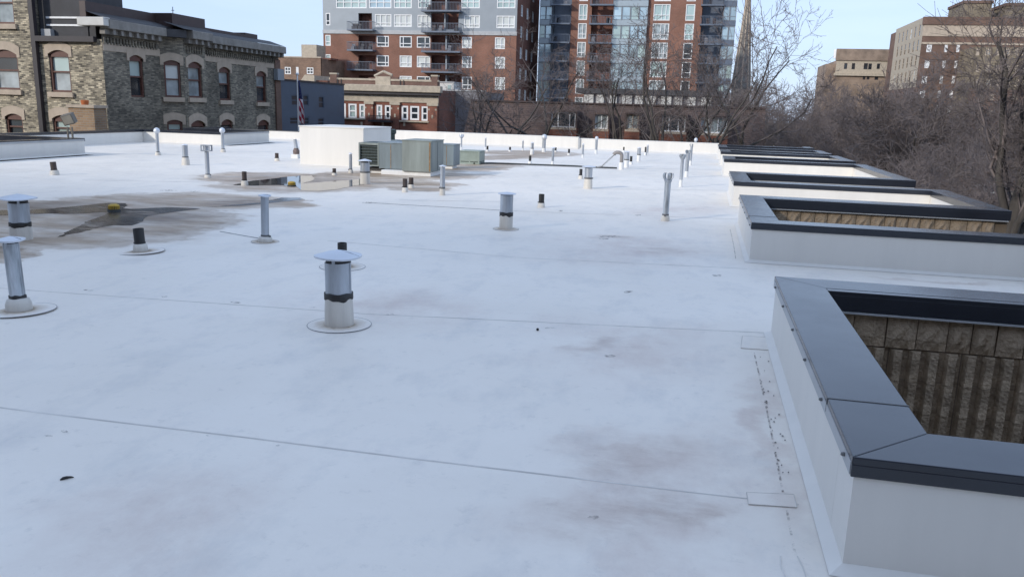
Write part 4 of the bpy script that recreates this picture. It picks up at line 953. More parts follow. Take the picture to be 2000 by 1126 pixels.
# ---- 4. two storey red brick block with cream cornice and pediment
YT = 78.0; ft = Face((0, YT), 0); q6 = lambda x, y: (560+x/4.505, 130+y/4.505)
u0, u1 = ft.px(*q6(382,400))[0], ft.px(*q6(1328,400))[0]
b4 = empty('pediment_building', ((u0+u1)/2, YT, GZ), 'red brick two storey block with cream cornice, small pediment and white windows', 'building')
zpar, zc1, zc2, zfr, zcap = (ft.px(*q6(850, y))[1] for y in (135, 195, 245, 310, 335))
groups = [(470,520,325,452),(542,615,327,455),(638,690,330,457),(790,840,337,460),(862,915,340,463),(1010,1068,345,470),(1085,1165,347,472),(1185,1245,350,478)]
hl = [ft.rect(*q6(g[0],g[2]), *q6(g[1],g[3])) for g in groups]
hl = [ft.rect(q6(g[0],0)[0], q6(g[1],0)[0], q6(0,g[2])[1], q6(0,g[3])[1]) for g in groups]
RB2 = brickM('tapestry_brick', (.27,.095,.06), (.21,.075,.05), (.2,.13,.1), .3, .1, .01)
wall(ft, b4, u0, u1, GZ, zc1, hl, RB2); mass(b4, u0+.01, u1-.01, YT+.3, YT+16, GZ, zc1, DKRED, 'wall')
for i, h in enumerate(hl): window(ft, b4, h, WFR, GTEAL if i in (0,1,2,3) else GDARK, (), (.5,), t=.17, dep=.2)
for a, b, y in ((450,700,458),(995,1255,484)):
    r = ft.rect(q6(a,0)[0], q6(b,0)[0], q6(0,y-6)[1], q6(0,y+6)[1]); fbox(ft, b4, r[0], r[1], .02, .25, r[2], r[3], TERRA, 'sill_band')
fbox(ft, b4, u0-.1, u1+.1, .02, .12, zfr, zc2, TERRA, 'frieze'); fbox(ft, b4, u0-.35, u1+.35, .0, .55, zc2+.0, zc2+.25, DARKT, 'cornice_shadow'); fbox(ft, b4, u0-.5, u1+.5, .0, .75, zc2+.26, zc1+.35, TERRA, 'cornice', bevel=.05)  # dark box below the cornice puts its shadow line into the colour
for a, b in ((382,445),(695,765),(920,995),(1245,1328)):
    r = ft.rect(q6(a,0)[0], q6(b,0)[0], q6(0,335)[1], q6(0,560)[1]); fbox(ft, b4, r[0], r[1], .02, .18, GZ, zcap, RB2, 'pier'); fbox(ft, b4, r[0]-.08, r[1]+.08, .02, .26, zcap+.003, zfr-.003, TERRA, 'pier_capital')
    cx = (r[0]+r[1])/2; zz = ft.px(*q6(0,395))[1]
    fbox(ft, b4, cx-.08, cx+.08, .181, .21, zz-.22, zz+.12, TERRA, 'diamond_inset')
    for dx in (-.35,.35): fbox(ft, b4, cx+dx-.08, cx+dx+.08, .181, .21, zz+.55, zz+.72, TERRA, 'square_inset')
for x in (490,660,847,1035):
    a_, z_ = ft.px(*q6(x, 505)); fbox(ft, b4, a_-.1, a_+.1, .0, .05, z_-.2, z_+.2, TERRA, 'diamond_inset')
zP = ft.px(*q6(850,125))[1]
PB = brickM('parapet_brick', (.24,.13,.10), (.20,.11,.085), (.22,.17,.14), .3, .1, .01)
fbox(ft, b4, u0, u1, -.4, -.02, zc1+.34, zP, PB, 'parapet'); fbox(ft, b4, u0-.05, u1+.05, -.45, .03, zP, zP+.18, TERRA, 'parapet_coping')
for a, b in ((382,440),(1275,1328)):
    r = ft.rect(q6(a,0)[0], q6(b,0)[0], 140, 150); fbox(ft, b4, r[0], r[1], -.42, .06, zc1+.34, zP+.5, PB, 'parapet_pier'); fbox(ft, b4, r[0]-.05, r[1]+.05, -.45, .1, zP+.5, zP+.65, TERRA, 'pier_coping')
pp = [ft.px(*q6(x, y)) for x, y in ((720,130),(720,95),(770,95),(850,55),(925,88),(980,95),(980,130))]
MB().extr_y([(x, z) for x, z in pp][::-1], -.02, .4).build('pediment', PB, b4, np.array(ft.w(0,0,0))-np.array(b4.location))
pq = [ft.px(*q6(x, y)) for x, y in ((770,95),(850,55),(925,88))]
for (a, za), (b, zb) in ((pq[0], pq[1]), (pq[1], pq[2])): MB().tube([(a,0.1,za+.1),(b,0.1,zb+.1)], .16, 6).build('pediment_coping', TERRA, b4, np.array(ft.w(0,0,0))-np.array(b4.location))
r = ft.rect(q6(782,0)[0], q6(914,0)[0], q6(0,88)[1], q6(0,172)[1]); fbox(ft, b4, r[0], r[1], .021, .06, r[2], r[3], TERRA, 'pediment_tablet')
r = ft.rect(q6(745,0)[0], q6(940,0)[0], q6(0,430)[1], q6(0,488)[1]); fbox(ft, b4, r[0], r[1], .03, .9, r[2], r[2]+.18, DARKT, 'balcony_slab')
for k in range(15): a_ = r[0]+(r[1]-r[0])*k/14; fbox(ft, b4, a_-.02, a_+.02, .84, .88, r[2]+.18, r[3]-.06, DARKT, 'baluster')
fbox(ft, b4, r[0], r[1], .82, .9, r[3]-.06, r[3], DARKT, 'rail')
for a in (450,480,1000,1030): x_, z_ = ft.px(*q6(a,150)); fbox(ft, b4, x_-.04, x_+.04, -.01, .05, zc1+.35, zP+.1, DARKT, 'anchor_rod')
# ---- 4b. grey stucco side block with white roof hut
YS_ = 84.0; fv = Face((0, YS_), 0); r = fv.rect(868,912,178,262)
b4b = empty('grey_block', ((r[0]+r[1])/2, YS_, GZ), 'plain grey rendered block between pediment building and brown mansard', 'building')
GREY = M('grey_render', (.22,.215,.23), .85, var=.12, scale=.8)
hl = [fv.rect(879,883,212,233), fv.rect(892,895,211,232)]
wall(fv, b4b, r[0]-.4, r[1]+2, GZ, r[3], hl, GREY); mass(b4b, r[0]-.4, r[1]+2, YS_+.3, YS_+8, GZ, r[3]-.02, GREY, 'wall')
for h in hl: window(fv, b4b, h, GREY, GDARK, (), (.5,), t=.06)
fbox(fv, b4b, r[0]-.4, r[1]+2, -.2, .1, r[3], r[3]+.15, CAPFLASH, 'coping')
r2 = Face((0, YS_+3), 0).rect(859,886,161,178); tt = empty('roof_hut', ((r2[0]+r2[1])/2, YS_+3, r[3]-.03), 'small white roof hut with a pale door behind the pediment building', 'hut')
hw = (r2[1]-r2[0])/2; hh = max(.9, r2[3]-r[3]); MB().box(-hw, hw, 0, 3, 0, hh).build('wall', CORNW, tt); MB().box(-hw-.1, hw+.1, -.1, 3.1, hh, hh+.1).build('roof', CAPFLASH, tt); MB().box(hw*.15, hw*.6, -.04, -.003, .02, hh-.25).build('door', GTEAL, tt)
# ---- 5. long brown mansard block with dormer windows
YM = 62.0; fm = Face((0, YM), 0); q7 = lambda x, y: (880+x/3.333, 180+y/3.333)
u0, u1 = fm.px(*q7(45,240))[0], fm.px(*q7(2050,250))[0]
zt = fm.px(1100,202)[1]; zb = fm.px(1100,285)[1]; SB = 1.6
b5 = empty('mansard_building', ((u0+u1)/2, YM, GZ), 'long brown shingled mansard building with wide dormer windows', 'building')
lm = lambda mb: [(x-b5.location[0], y-b5.location[1], z-b5.location[2]) for x, y, z in mb.v]
mass(b5, u0, u1, YM-.3, YM+14, GZ, zb-2.2, DKRED, 'wall')
ms = MB(); ms.add([(u0,YM-.35,zb-2.2),(u1,YM-.35,zb-2.2),(u1,YM+SB,zt),(u0+.6,YM+SB,zt),(u0+.6,YM+13,zt),(u1,YM+13,zt),(u0,YM+13.5,zb-2.2)], [(0,1,2,3),(3,2,5,4),(0,3,4,6)]); ms.v = lm(ms); ms.build('mansard_roof', SHNG, b5)
fbox(Face((0,YM+SB),0), b5, u0+.6, u1, -.3, .12, zt, zt+.12, BRWNF, 'roof_edge')
for x0, x1, y0, y1, gl, v in ((655,815,130,230,GDARK,(.28,.75)),(940,1025,145,240,GCURT,(.5,)),(1145,1225,145,243,GCURT,(.5,)),(1375,1530,152,258,GDARK,(.3,.7)),(1630,1800,165,268,GCURT,(.3,.65))):
    r = fm.rect(q7(x0,0)[0], q7(x1,0)[0], q7(0,y0)[1], q7(0,y1)[1])
    MB().box(r[0]-.12-b5.location[0], r[1]+.12-b5.location[0], -.16, SB+.6, zb-2.0-GZ, r[2]-.05-GZ).build('dormer_base', RB2, b5)
    dm = MB(); dm.box(r[0]-.12, r[0]-.003, YM-.16, YM+SB, r[2]-.05, r[3]+.12); dm.box(r[1]+.003, r[1]+.12, YM-.16, YM+SB, r[2]-.05, r[3]+.12); dm.box(r[0]-.003, r[1]+.003, YM-.16, YM+SB, r[3]+.003, r[3]+.12); dm.box(r[0],r[1],YM+.3,YM+SB,r[2]-.05,r[3]); dm.v = lm(dm); dm.build('dormer', SHNG, b5)
    window(fm, b5, r, WFR if x0 != 1145 else STONE, gl, v, (), t=.09, dep=.14, sill=(STONE, .2))
# white clerestory with dark roof on top
YK = YM+6; fk = Face((0, YK), 0); r = fk.rect(1139,1395,186,203); zk = r[3]+.15
b5b = empty('clerestory', (r[0], YK, zt-.02), 'low roof pavilion with white panels and dark overhanging roof on the mansard building', 'pavilion')
for k in range(10):
    a_ = (r[1]-r[0])*k/10; MB().box(a_+.05, a_+(r[1]-r[0])/10*(.62 if k % 3 else .8), 0, .2, 0, zk-zt-.1).build('white_panel', CORNW, b5b)
MB().box(0, r[1]-r[0], .21, 5, 0, zk-zt-.1).build('wall', GREY, b5b); MB().box(-.6, r[1]-r[0]+.6, -.2, 6, zk-zt-.1, zk-zt+.3).build('roof', ROOFD, b5b)
# ---- 6. brick and grey metal apartment tower
YA = 120.0; fa = Face((0, YA), 0); q3 = lambda x, y: (620+x/4.02, y/4.02)
def R3(x0, x1, y0, y1, f=None): f = f or fa; return f.rect(q3(x0,0)[0], q3(x1,0)[0], q3(0,y0)[1], q3(0,y1)[1])
uL, uR = fa.px(632, 100)[0], fa.px(1008, 100)[0]
b6 = empty('apartment_tower', ((uL+uR)/2, YA, GZ), 'red brick apartment tower with grey metal upper floors and slate balconies', 'building')
zs = fa.px(800, 60)[1]; ztop = fa.px(800, -70)[1]
hol = []; W6 = []
def A(x0, x1, y0, y1, gl, v=(), hz=(), t=.14): r = R3(x0,x1,y0,y1); hol.append(r); W6.append((r, gl, v, hz, t))
for i, (y0, y1) in enumerate(((285,368),(437,522),(597,690))):
    A(62,103,y0-10,y1-8,GTEAL,(),(.38,)); A(465,560,y0-2,y1,GDARK if i < 2 else GTEAL,(.72,),(.35,)); A(645,740,y0,y1+6,[GDARK,GBLIND,GBLIND][i],(.3,) if i == 0 else (.62,),(.35,))
    A(780,885,y0+3,y1+8,[GDARK,GBLIND,GDARK][i],(.62,),(.35,)); A(1135,1212,y0+6,y1+12,[GBLIND,GCURT,GDARK][i],(.6,),(.35,)); A(1393,1472,y0+10,y1+18,GBLIND,(.6,),(.35,))
A(64,100,102,200,GDARK,(),(.35,))
for x0, x1, y0, gl in ((450,580,112,GBLIND),(600,740,114,GBLIND),(785,888,118,GBLIND),(1150,1275,122,GBLIND),(1405,1550,124,GBLIND)): A(x0,x1,y0,y0+98,gl,(.35,.68),(.28,))
for x0, x1 in ((145,385),(405,580),(600,740),(790,882),(1130,1275),(1410,1555)):
    A(x0,x1,-60,66,GTEAL if x0 != 405 else GSKY,(.25,.5,.75) if x1-x0 > 200 else (.33,.66),(.38,)); A(x0,x1,-225,-90,GTEAL,(.33,.66),(.38,))
rec = []
for y0, y1 in ((105,232),(280,392),(435,545),(592,700)):
    rec.append((R3(322,458 if y0 > 110 else 428,y0,y1), R3(355,425,y0+35,y1))); rec.append((R3(893,1128 if y0 > 110 else 1108,y0,y1), None))
rec.append((R3(893,1128,-60,88), None)); rec.append((R3(893,1128,-225,-80), None))
ha = hol+[q[0] for q in rec]
wall(fa, b6, uL, uR, GZ, zs, [h for h in ha if h[3] < zs+.5], REDB, dep=.3)
wall(fa, b6, uL, uR, zs+.002, ztop, [h for h in ha if h[3] >= zs+.5], SIDING, dep=.3)
fbox(fa, b6, uL-.05, uR+.05, .0, .12, zs-.55, zs, CAPFLASH, 'belt_course')
sid = Face((uR, 0), R(90)); ye = sid.px(1052, 60)[0]
hsid = [];
for k, zz in enumerate(np.arange(-4, ztop-3, 3.0)):
    for yy in (YA+2.5, YA+6.5, YA+10.5, YA+15):
        if yy+1.4 < ye: hsid.append((yy, yy+1.3, zz+.8, zz+2.4))
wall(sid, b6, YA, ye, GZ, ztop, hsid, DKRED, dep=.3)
for h in hsid: window(sid, b6, h, WFR, GCURT, (.5,), (.35,), t=.12)
mass(b6, uL+.02, uR-.35, YA+1.6, ye, GZ, ztop-.05, DKRED, 'core'); mass(b6, uL+.01, uL+.4, YA+.31, YA+1.6, GZ, ztop-.05, REDB, 'core')
for r, gl, v, hz, t in W6: window(fa, b6, r, WFR, gl, v, hz, t=t, dep=.2)
FB6 = Face((0, YA+1.5), 0)
for r, d in rec:
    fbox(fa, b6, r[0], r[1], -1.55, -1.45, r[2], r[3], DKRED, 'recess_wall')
    n = 2 if r[1]-r[0] > 4 else 1; wdt = (r[1]-r[0])/n
    for k in range(n):
        ua = r[0]+wdt*k+wdt*.18; window(FB6, b6, (ua, ua+min(1.7, wdt*.7), r[2]+.1, r[3]-.5), WFR, GTEAL if k == 0 else GCURT, (.5,), (), t=.1, dep=.12, proud=.15, name='balcony_door')
    if n == 2: fbox(fa, b6, (r[0]+r[1])/2-.1, (r[0]+r[1])/2+.1, -1.44, .0, r[2], r[3], SIDING, 'divider')
def balcony(f, bld, u0, u1, z, dep=1.5, rail=1.05, n=None):
    o = fbox(f, bld, u0, u1, .02, dep, z-.22, z, BALC, 'balcony')
    L_ = o; mb = MB(); n = n or int((u1-u0)/.22)
    for k in range(n+1): a_ = u0+.04+(u1-u0-.08)*k/n; mb.box(a_-.018, a_+.018, -dep+.04, -dep+.07, z, z+rail)
    m2 = int(dep/.25)
    for k in range(1, m2):
        yv = -dep*k/m2
        for x in (u0+.04, u1-.06): mb.box(x, x+.02, yv-.015, yv+.015, z, z+rail)
    mb.box(u0, u1, -dep+.02, -dep+.09, z+rail, z+rail+.06)
    for x in (u0+.02, u1-.08): mb.box(x, x+.06, -dep+.09, -.02, z+rail, z+rail+.06)
    mb.build('railing', BALC, o)
    for k in range(random.randint(1, 3)):      # chairs and planters seen as small dark shapes
        x = random.uniform(u0+.3, u1-.9); mb = MB(); mb.box(x, x+.5, -dep*.6, -dep*.6+.5, z+.002, z+.45); mb.box(x, x+.5, -dep*.6+.42, -dep*.6+.5, z+.45, z+.85); mb.build('balcony_chair', random.choice((DARKT, BRWNF, GREY)), o)
for y in (250,408,560): r = R3(262,463,y-14,y); balcony(fa, b6, r[0], r[1], r[2]+.25)
for y in (103,265,420,578,-60): r = R3(838,1140,y-14,y); balcony(fa, b6, r[0], r[1], r[2]+.25)
r = R3(145,400,-200,-60)
# ---- 7. second tower: brick piers, glass bays, balconies
YB2 = 128.0; fw = Face((0, YB2), 0); q4 = lambda x, y: (1040+x/3.882, y/3.882)
def R4(x0, x1, y0, y1): return fw.rect(q4(x0,0)[0], q4(x1,0)[0], q4(0,y0)[1], q4(0,y1)[1])
cols = [fw.px(*q4(x, 300))[0] for x in (50,143,287,440,600,865,1270,1430,1530)]
zt7 = fw.px(1250,-75)[1]
b7 = empty('glass_bay_tower', ((cols[0]+cols[-1])/2, YB2, GZ), 'second apartment tower with brick piers, blue glass bays and stacked balconies', 'building')
FH = R4(300,400,150,292); FH = abs(FH[3]-FH[2]); zref = R4(357,418,62,153)[2]
levels = [zref+FH*k for k in range(-8, 3)]
def strip(u0, u1, mat, holes=(), n=0.0): return wall(Face((0, YB2-n), 0), b7, u0, u1, GZ, zt7, list(holes), mat, dep=.3)
h1, h2 = [], []
c = R4(357,418,62,153); d_ = R4(920,1050,62,157); e_ = R4(1170,1240,62,157)
for z in levels:
    h1.append((cols[2]+.55*(cols[3]-cols[2])*0+(cols[3]-cols[2])*.36, cols[2]+(cols[3]-cols[2])*.78, z, z+2.25))
    h2.append((cols[5]+(cols[6]-cols[5])*.10, cols[5]+(cols[6]-cols[5])*.41, z, z+2.3)); h2.append((cols[5]+(cols[6]-cols[5])*.70, cols[5]+(cols[6]-cols[5])*.87, z, z+2.3))
strip(cols[2], cols[3], REDB, h1); strip(cols[5], cols[6], REDB, h2)
for h in h1: window(fw, b7, h, WFR, random.choice((GDARK,GCURT,GTEAL,GBLIND)), (.55,), (.3,), t=.13, dep=.2)
for i, h in enumerate(h2): window(fw, b7, h, WFR, random.choice((GTEAL,GBLIND,GBLIND,GCURT)) if i % 2 == 0 else random.choice((GDARK,GTEAL,GBLIND)), (.5,.75) if i % 2 == 0 else (), (.33,), t=.13, dep=.2)
mass(b7, cols[0]+.4, cols[8]-.4, YB2+2.0, YB2+18, GZ, zt7-.1, DKRED, 'core')
# glass bay: panels floor by floor with mullions and spandrels
def glassbay(u0, u1, n, cnt, spmat):
    f = Face((0, YB2-n), 0)
    for z in levels:
        fbox(f, b7, u0, u1, -.3, .02, z-.75, z-.02, spmat, 'spandrel')
        wdt = (u1-u0)/cnt
        for k in range(cnt): window(f, b7, (u0+wdt*k+.02, u0+wdt*(k+1)-.02, z, z+FH-.78), SIDING, random.choice((GSKY,GSKY,GTEAL)), (), (.3,), t=.09, dep=.14)
    mass(b7, u0+.02, u1-.02, YB2-n+.3, YB2+2.0, GZ, zt7, SIDING, 'core')
SPAND = M('pale_spandrel', (.36,.42,.46), .4, metal=.2, var=.06)
glassbay(cols[4]+.1, cols[5]-.02, .5, 4, SPAND); glassbay(cols[0], cols[1], .2, 2, SPAND); glassbay(cols[7], cols[8], .6, 2, BALC)
def balccol(u0, u1, setb):
    fr_ = Face((0, YB2+setb), 0)
    for z in levels:
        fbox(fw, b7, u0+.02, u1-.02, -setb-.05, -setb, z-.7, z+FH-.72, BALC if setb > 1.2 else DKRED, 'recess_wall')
        wdt = u1-u0; window(fr_, b7, (u0+wdt*.25, u0+wdt*.72, z-.4, z+1.9), WFR, random.choice((GDARK,GCURT,GTEAL)), (.5,), (), t=.1, proud=.16, name='balcony_door')
        balcony(fw, b7, u0-.2, u1+.05, z-.55, 1.3)
balccol(cols[1]+.02, cols[2]-.02, 1.5); balccol(cols[3]+.02, cols[4]+.08, 1.0); balccol(cols[6]+.02, cols[7]-.05, 1.6)
# ---- 8. church spire
YSP = 165.0; fp = Face((0, YSP), 0)
p0, p1 = fp.px(1449, 170), fp.px(1460, -48)
SPM_ = M('spire_slate', (.19,.185,.17), .8, var=.3, scale=1.2, bump=.3, bscale=3)
cx = fp.px(1453, 100)[0]; rb = (fp.px(1464,100)[0]-fp.px(1440,100)[0])/2
z100 = fp.px(1452,100)[1]; zap = fp.px(1455,-40)[1]; k_ = rb/(zap-z100); zbs = fp.px(1452,175)[1]
b8 = empty('church_spire', (cx, YSP, GZ), 'tall slender stone church spire beside the second tower', 'spire')
MB().lathe([(k_*(zap-zbs),zbs-GZ),(.05,zap-GZ)], 8).build('spire', SPM_, b8)
for k in range(8):
    a = 2*math.pi*k/8; r0 = k_*(zap-zbs); MB().tube([(r0*math.cos(a),r0*math.sin(a),zbs-GZ),(.05*math.cos(a),.05*math.sin(a),zap-GZ)], .14, 4).build('spire_rib', STONE, b8)
rb2 = k_*(zap-zbs)*.95; MB().box(-rb2, rb2, -rb2, rb2, 0, zbs-GZ).build('tower', STONE, b8)
for k in (-.45,.45): MB().box(rb2*k-.5, rb2*k+.5, -rb2-.06, -rb2-.003, zbs-GZ-6, zbs-GZ-2).build('belfry_opening', DARKT, b8)
# ---- 9. cream terracotta apartment house in the distance
YD = 210.0; fd = Face((0, YD), 0); q5 = lambda x, y: (1400+x/2.815, y/2.815)
def R5(x0, x1, y0, y1, f): return f.rect(q5(x0,0)[0], q5(x1,0)[0], q5(0,y0)[1], q5(0,y1)[1])
r = R5(652,975,305,480,fd); b9 = empty('cream_building', ((r[0]+r[1])/2, YD, GZ), 'distant cream terracotta apartment house with red brick parapet', 'building')
hl = [R5(*q, fd) for q in ((700,717,348,380),(742,760,348,382),(808,830,348,382),(833,852,350,383),(880,897,350,380),(803,817,413,438),(825,840,413,438),(868,888,415,440))]
z1b = R5(700,710,400,412,fd); TB2 = brickM('dull_red_brick', (.33,.24,.18), (.28,.20,.15), (.3,.25,.2), .3, .1, .01)
wall(fd, b9, r[0], r[1]+3, z1b[2], r[3]-1.2, [h for h in hl if h[2] > z1b[2]], TERRA); wall(fd, b9, r[0], r[1]+3, GZ, z1b[2]-.002, [h for h in hl if h[2] <= z1b[2]], TB2)
fbox(fd, b9, r[0]-.2, r[1]+3, -.5, .25, r[3]-1.2, r[3]+1.4, TB2, 'parapet'); fbox(fd, b9, r[0]-.3, r[1]+3, .0, .5, z1b[2]-.2, z1b[2]+.4, TERRA, 'belt_course')
mass(b9, r[0]+.01, r[1]+3, YD+.31, YD+20, GZ, r[3]-1.2, TB2, 'core')
for h in hl: window(fd, b9, h, DARKT, GDARK, (), (.5,), t=.15)
rr = R5(598,650,350,480,fd); mass(b9, rr[0], rr[1]+.3, YD+1, YD+16, GZ, rr[3], TB2, 'side_wing')
for x in (672,690): a_ = R5(x,x+9,255,300,fd); MB().lathe([(.55,0),(.6,2),(.6,a_[3]-a_[2]-.4),(.4,a_[3]-a_[2])], 12).build('white_flue', WFR, b9, (a_[0]-b9.location[0], 4, r[3]-GZ-.5), smooth=40)
# ---- 10. big brown hotel-like block on the right
YH = 170.0; fh = Face((0, YH), 0); q8 = lambda x, y: (1740+x/4.33, y/4.33)
def R8(x0, x1, y0, y1, f): return f.rect(q8(x0,0)[0], q8(x1,0)[0], q8(0,y0)[1], q8(0,y1)[1])
uc = fh.px(*q8(240,500))[0]; zt10 = fh.px(*q8(600,145))[1]
b10 = empty('brown_block', (uc, YH, GZ), 'big brown brick apartment block with cream upper corner and white windows behind the bare tree', 'building')
hl = []
for i, (y, dx) in enumerate(((275,0),(410,-22),(545,-40),(675,-62),(798,-80),(925,-98))):
    for x, wd in ((345,42),(488,26),(590,26)): hl.append(R8(x+dx-wd/2, x+dx+wd/2, y-32, y+32, fh))
zt_ = zt10-3.4
wall(fh, b10, uc, uc+70, GZ, zt_, hl, BRNB); mass(b10, uc+.35, uc+70, YH+.3, YH+30, GZ, zt_, BRNB, 'core')
for h in hl: window(fh, b10, h, WFR, random.choice((GCURT,GDARK,GBLIND)), (.5,), (.5,), t=.22)
fbox(fh, b10, uc, uc+70, -.4, .1, zt_, zt10-1.4, STONE, 'frieze_band'); fbox(fh, b10, uc-.2, uc+70, -.4, .3, zt10-1.39, zt10, BRNB, 'parapet')
zb2 = R8(300,400,358,376,fh); fbox(fh, b10, uc-.1, uc+70, .0, .15, zb2[2], zb2[3], STONE, 'belt_course')
fx = Face((uc, 0), R(-90))
hx = []
ue = -fx.px(*q8(40,300))[0]
for i in range(9):
    z = R8(345,350,243+130*i,300+130*i,fh)[2]
    yv = YH+2
    while yv < ue-2 and yv < YH+70: hx.append((-yv-1.4, -yv, z, z+2.2)); yv += 3.4
zm = zt10-12.5
wall(fx, b10, -ue, -YH, zm, zt10, [h for h in hx if h[2] > zm], TERRA); wall(fx, b10, -ue, -YH, GZ, zm-.002, [h for h in hx if h[3] < zm], BRNB)
for h in hx: window(fx, b10, h, STONE, GDARK if random.random() < .8 else GBLIND, (), (.5,), t=.15)
mass(b10, uc+.36, uc+20, YH+30, ue, GZ, zt10-.4, BRNB, 'core')
YCR = brickM('yellow_brick', (.27,.215,.15), (.22,.175,.12), (.23,.2,.15), .3, .1, .01)
for x0, x1, y0 in ((640,880,18),(1000,1300,40)):
    r = R8(x0,x1,y0,150,fh); mass(b10, r[0], r[1], YH+2, YH+12, zt_, r[3], YCR, 'penthouse'); mass(b10, r[0]-.2, r[1]+.2, YH+1.8, YH+12.2, r[3], r[3]+.5, BRNB, 'penthouse_coping')
# lower wing in yellowish brick
fl2 = Face((0, YH-9), 0); r = R8(690,1500,400,760,fl2)
hl = [R8(x, x+(48 if k % 2 else 30), y-28, y+30, fl2) for y in (440,580,700) for k, x in enumerate((720,800,890,960,1050,1110))] + [R8(x, x+40, y-24, y+26, fl2) for y in (820,960,1090) for x in (740,830,930,1030)]
wall(fl2, b10, r[0], r[1], r[2], r[3], [h for h in hl if h[2] > r[2]], YCR); wall(fl2, b10, r[0], r[1], GZ, r[2]-.002, [h for h in hl if h[3] < r[2]], BRNB)
mass(b10, r[0]+.01, r[1], YH-8.7, YH, GZ, r[3]-.02, YCR, 'core')
for h in hl: window(fl2, b10, h, STONE, random.choice((GCURT,GDARK,GCURT)), (.5,), (.5,), t=.2)
# ---- block added behind the camera, unseen, to shade the near roof
b11 = empty('shade_block', (-10, -40, GZ), 'added unseen brown brick block shading the near roof', 'building')
MB().box(-60, 45, 0, 14, 0, 31.5).build('wall', BRNB, b11); MB().box(-60.3, 45.3, -.3, 14.3, 31.5, 32).build('parapet', STONE, b11)
# ------------------------------------------------------------------ bare trees
BARK = M('bark', (.066,.058,.052), .95, var=.35, scale=6, bump=.8, bscale=12, streak=True)
TWIG = M('twigs', (.155,.128,.122), .95, var=.25, scale=.6)
def gen_tree(seed, H, spread=1.0, trunk_frac=.28, tw=.011, dens=1.0, lean=0.0, levels=5, r0=None, limb=.42):
    r = np.random.default_rng(seed); tv, tf, cv, cf = [], [], [], []
    def tube(pts, rads, n, V, F):
        b0 = len(V); m_ = len(pts)
        for i in range(m_):
            d = pts[min(i+1,m_-1)]-pts[max(i-1,0)]; d = d/(np.linalg.norm(d)+1e-9)
            a = np.cross(d, (0.31,.94,.1) if abs(d[1]) < .9 else (1,0,0)); a /= np.linalg.norm(a)+1e-9; b = np.cross(d, a)
            for k in range(n):
                t_ = 2*math.pi*k/n; V.append(pts[i]+(a*math.cos(t_)+b*math.sin(t_))*rads[i])
        for i in range(m_-1):
            for k in range(n): F.append((b0+i*n+k, b0+i*n+(k+1)%n, b0+(i+1)*n+(k+1)%n, b0+(i+1)*n+k))
    NC = [6, 6, 6, 6, 5]; NS = [6, 6, 5, 3, 2, 2]; SD = [9, 6, 4, 3, 3, 3]
    def branch(p, d, L_, rad, lev):
        ns = NS[lev]; pts = [p]; rads = [rad]; q = p; dd = d
        end = rad*(.62 if lev == 0 else .35)
        for i in range(ns):
            g = (.05, .17, .2, .24, .25, .22)[lev]
            dd = dd + r.normal(0, g, 3) + np.array([0,0,(.03,.10,.06,.03,.02,.02)[lev]]); dd /= np.linalg.norm(dd)
            q = q+dd*L_/ns; pts.append(q); rads.append(rad+(end-rad)*(i+1)/ns)
        if lev <= 1: tube(pts, rads, SD[lev], tv, tf)
        else: tube(pts, [max(x, tw*.8) for x in rads], SD[lev], cv, cf)
        if lev >= levels: return
        nc = max(3, int(round(NC[lev]*dens*r.uniform(.8,1.2))))
        for c_ in range(nc):
            f = (.72+.28*r.random()) if lev == 0 else (.22+.78*(c_+r.random())/nc)
            x = f*ns; i = min(int(x), ns-1); pos = pts[i]+(pts[i+1]-pts[i])*(x-i)
            ax = pts[i+1]-pts[i]; ax /= np.linalg.norm(ax)
            ph = 2*math.pi*(c_/nc+r.random()*.35)+seed
            a = np.cross(ax, (0,0,1.) if abs(ax[2]) < .9 else (1.,0,0)); a /= np.linalg.norm(a); b = np.cross(ax, a)
            th = r.uniform(.45,.95)*(spread if lev < 2 else 1)
            nd = ax*math.cos(th)+(a*math.cos(ph)+b*math.sin(ph))*math.sin(th)
            rr = rads[min(i, len(rads)-1)]
            LL = (H*limb if lev == 0 else L_*(.62-.25*(f-.3)))*r.uniform(.75,1.15)
            branch(pos, nd, LL, max(rr*(.55 if lev == 0 else .5), tw), lev+1)
    R0 = r0 or H*.017
    branch(np.array([0,0,0.]), np.array([lean,0,1.])/math.hypot(lean,1), H*trunk_frac*1.25, R0, 0)
    # root flare
    return (tv, tf), (cv, cf)
def tmesh(nm, vf, mat):
    v, f = vf; me = bpy.data.meshes.new(nm); n = len(f)
    me.vertices.add(len(v)); me.vertices.foreach_set('co', np.array(v, dtype=np.float32).ravel())
    me.loops.add(4*n); me.loops.foreach_set('vertex_index', np.array(f, dtype=np.int32).ravel())
    me.polygons.add(n); me.polygons.foreach_set('loop_start', np.arange(0, 4*n, 4, dtype=np.int32))
    me.update(calc_edges=True); me.materials.append(mat); return me
PROT = []
for sd_, H_, sp, dn in ((3,16,1.0,1.0),(11,14,1.15,1.0),(29,17,.85,1.0),(41,13,1.05,1.1)):
    a, b = gen_tree(sd_, H_, sp, .30, .012, dn); PROT.append((tmesh('trunk', a, BARK), tmesh('crown', b, TWIG), H_))
SPARSE = []
for sd_, H_, sp in ((5,15,.8),(19,15,1.0),(23,14,.9)):
    a, b = gen_tree(sd_, H_, sp, .47, .010, .70, r0=.22, limb=.35); SPARSE.append((tmesh('trunk', a, BARK), tmesh('crown', b, TWIG), H_))
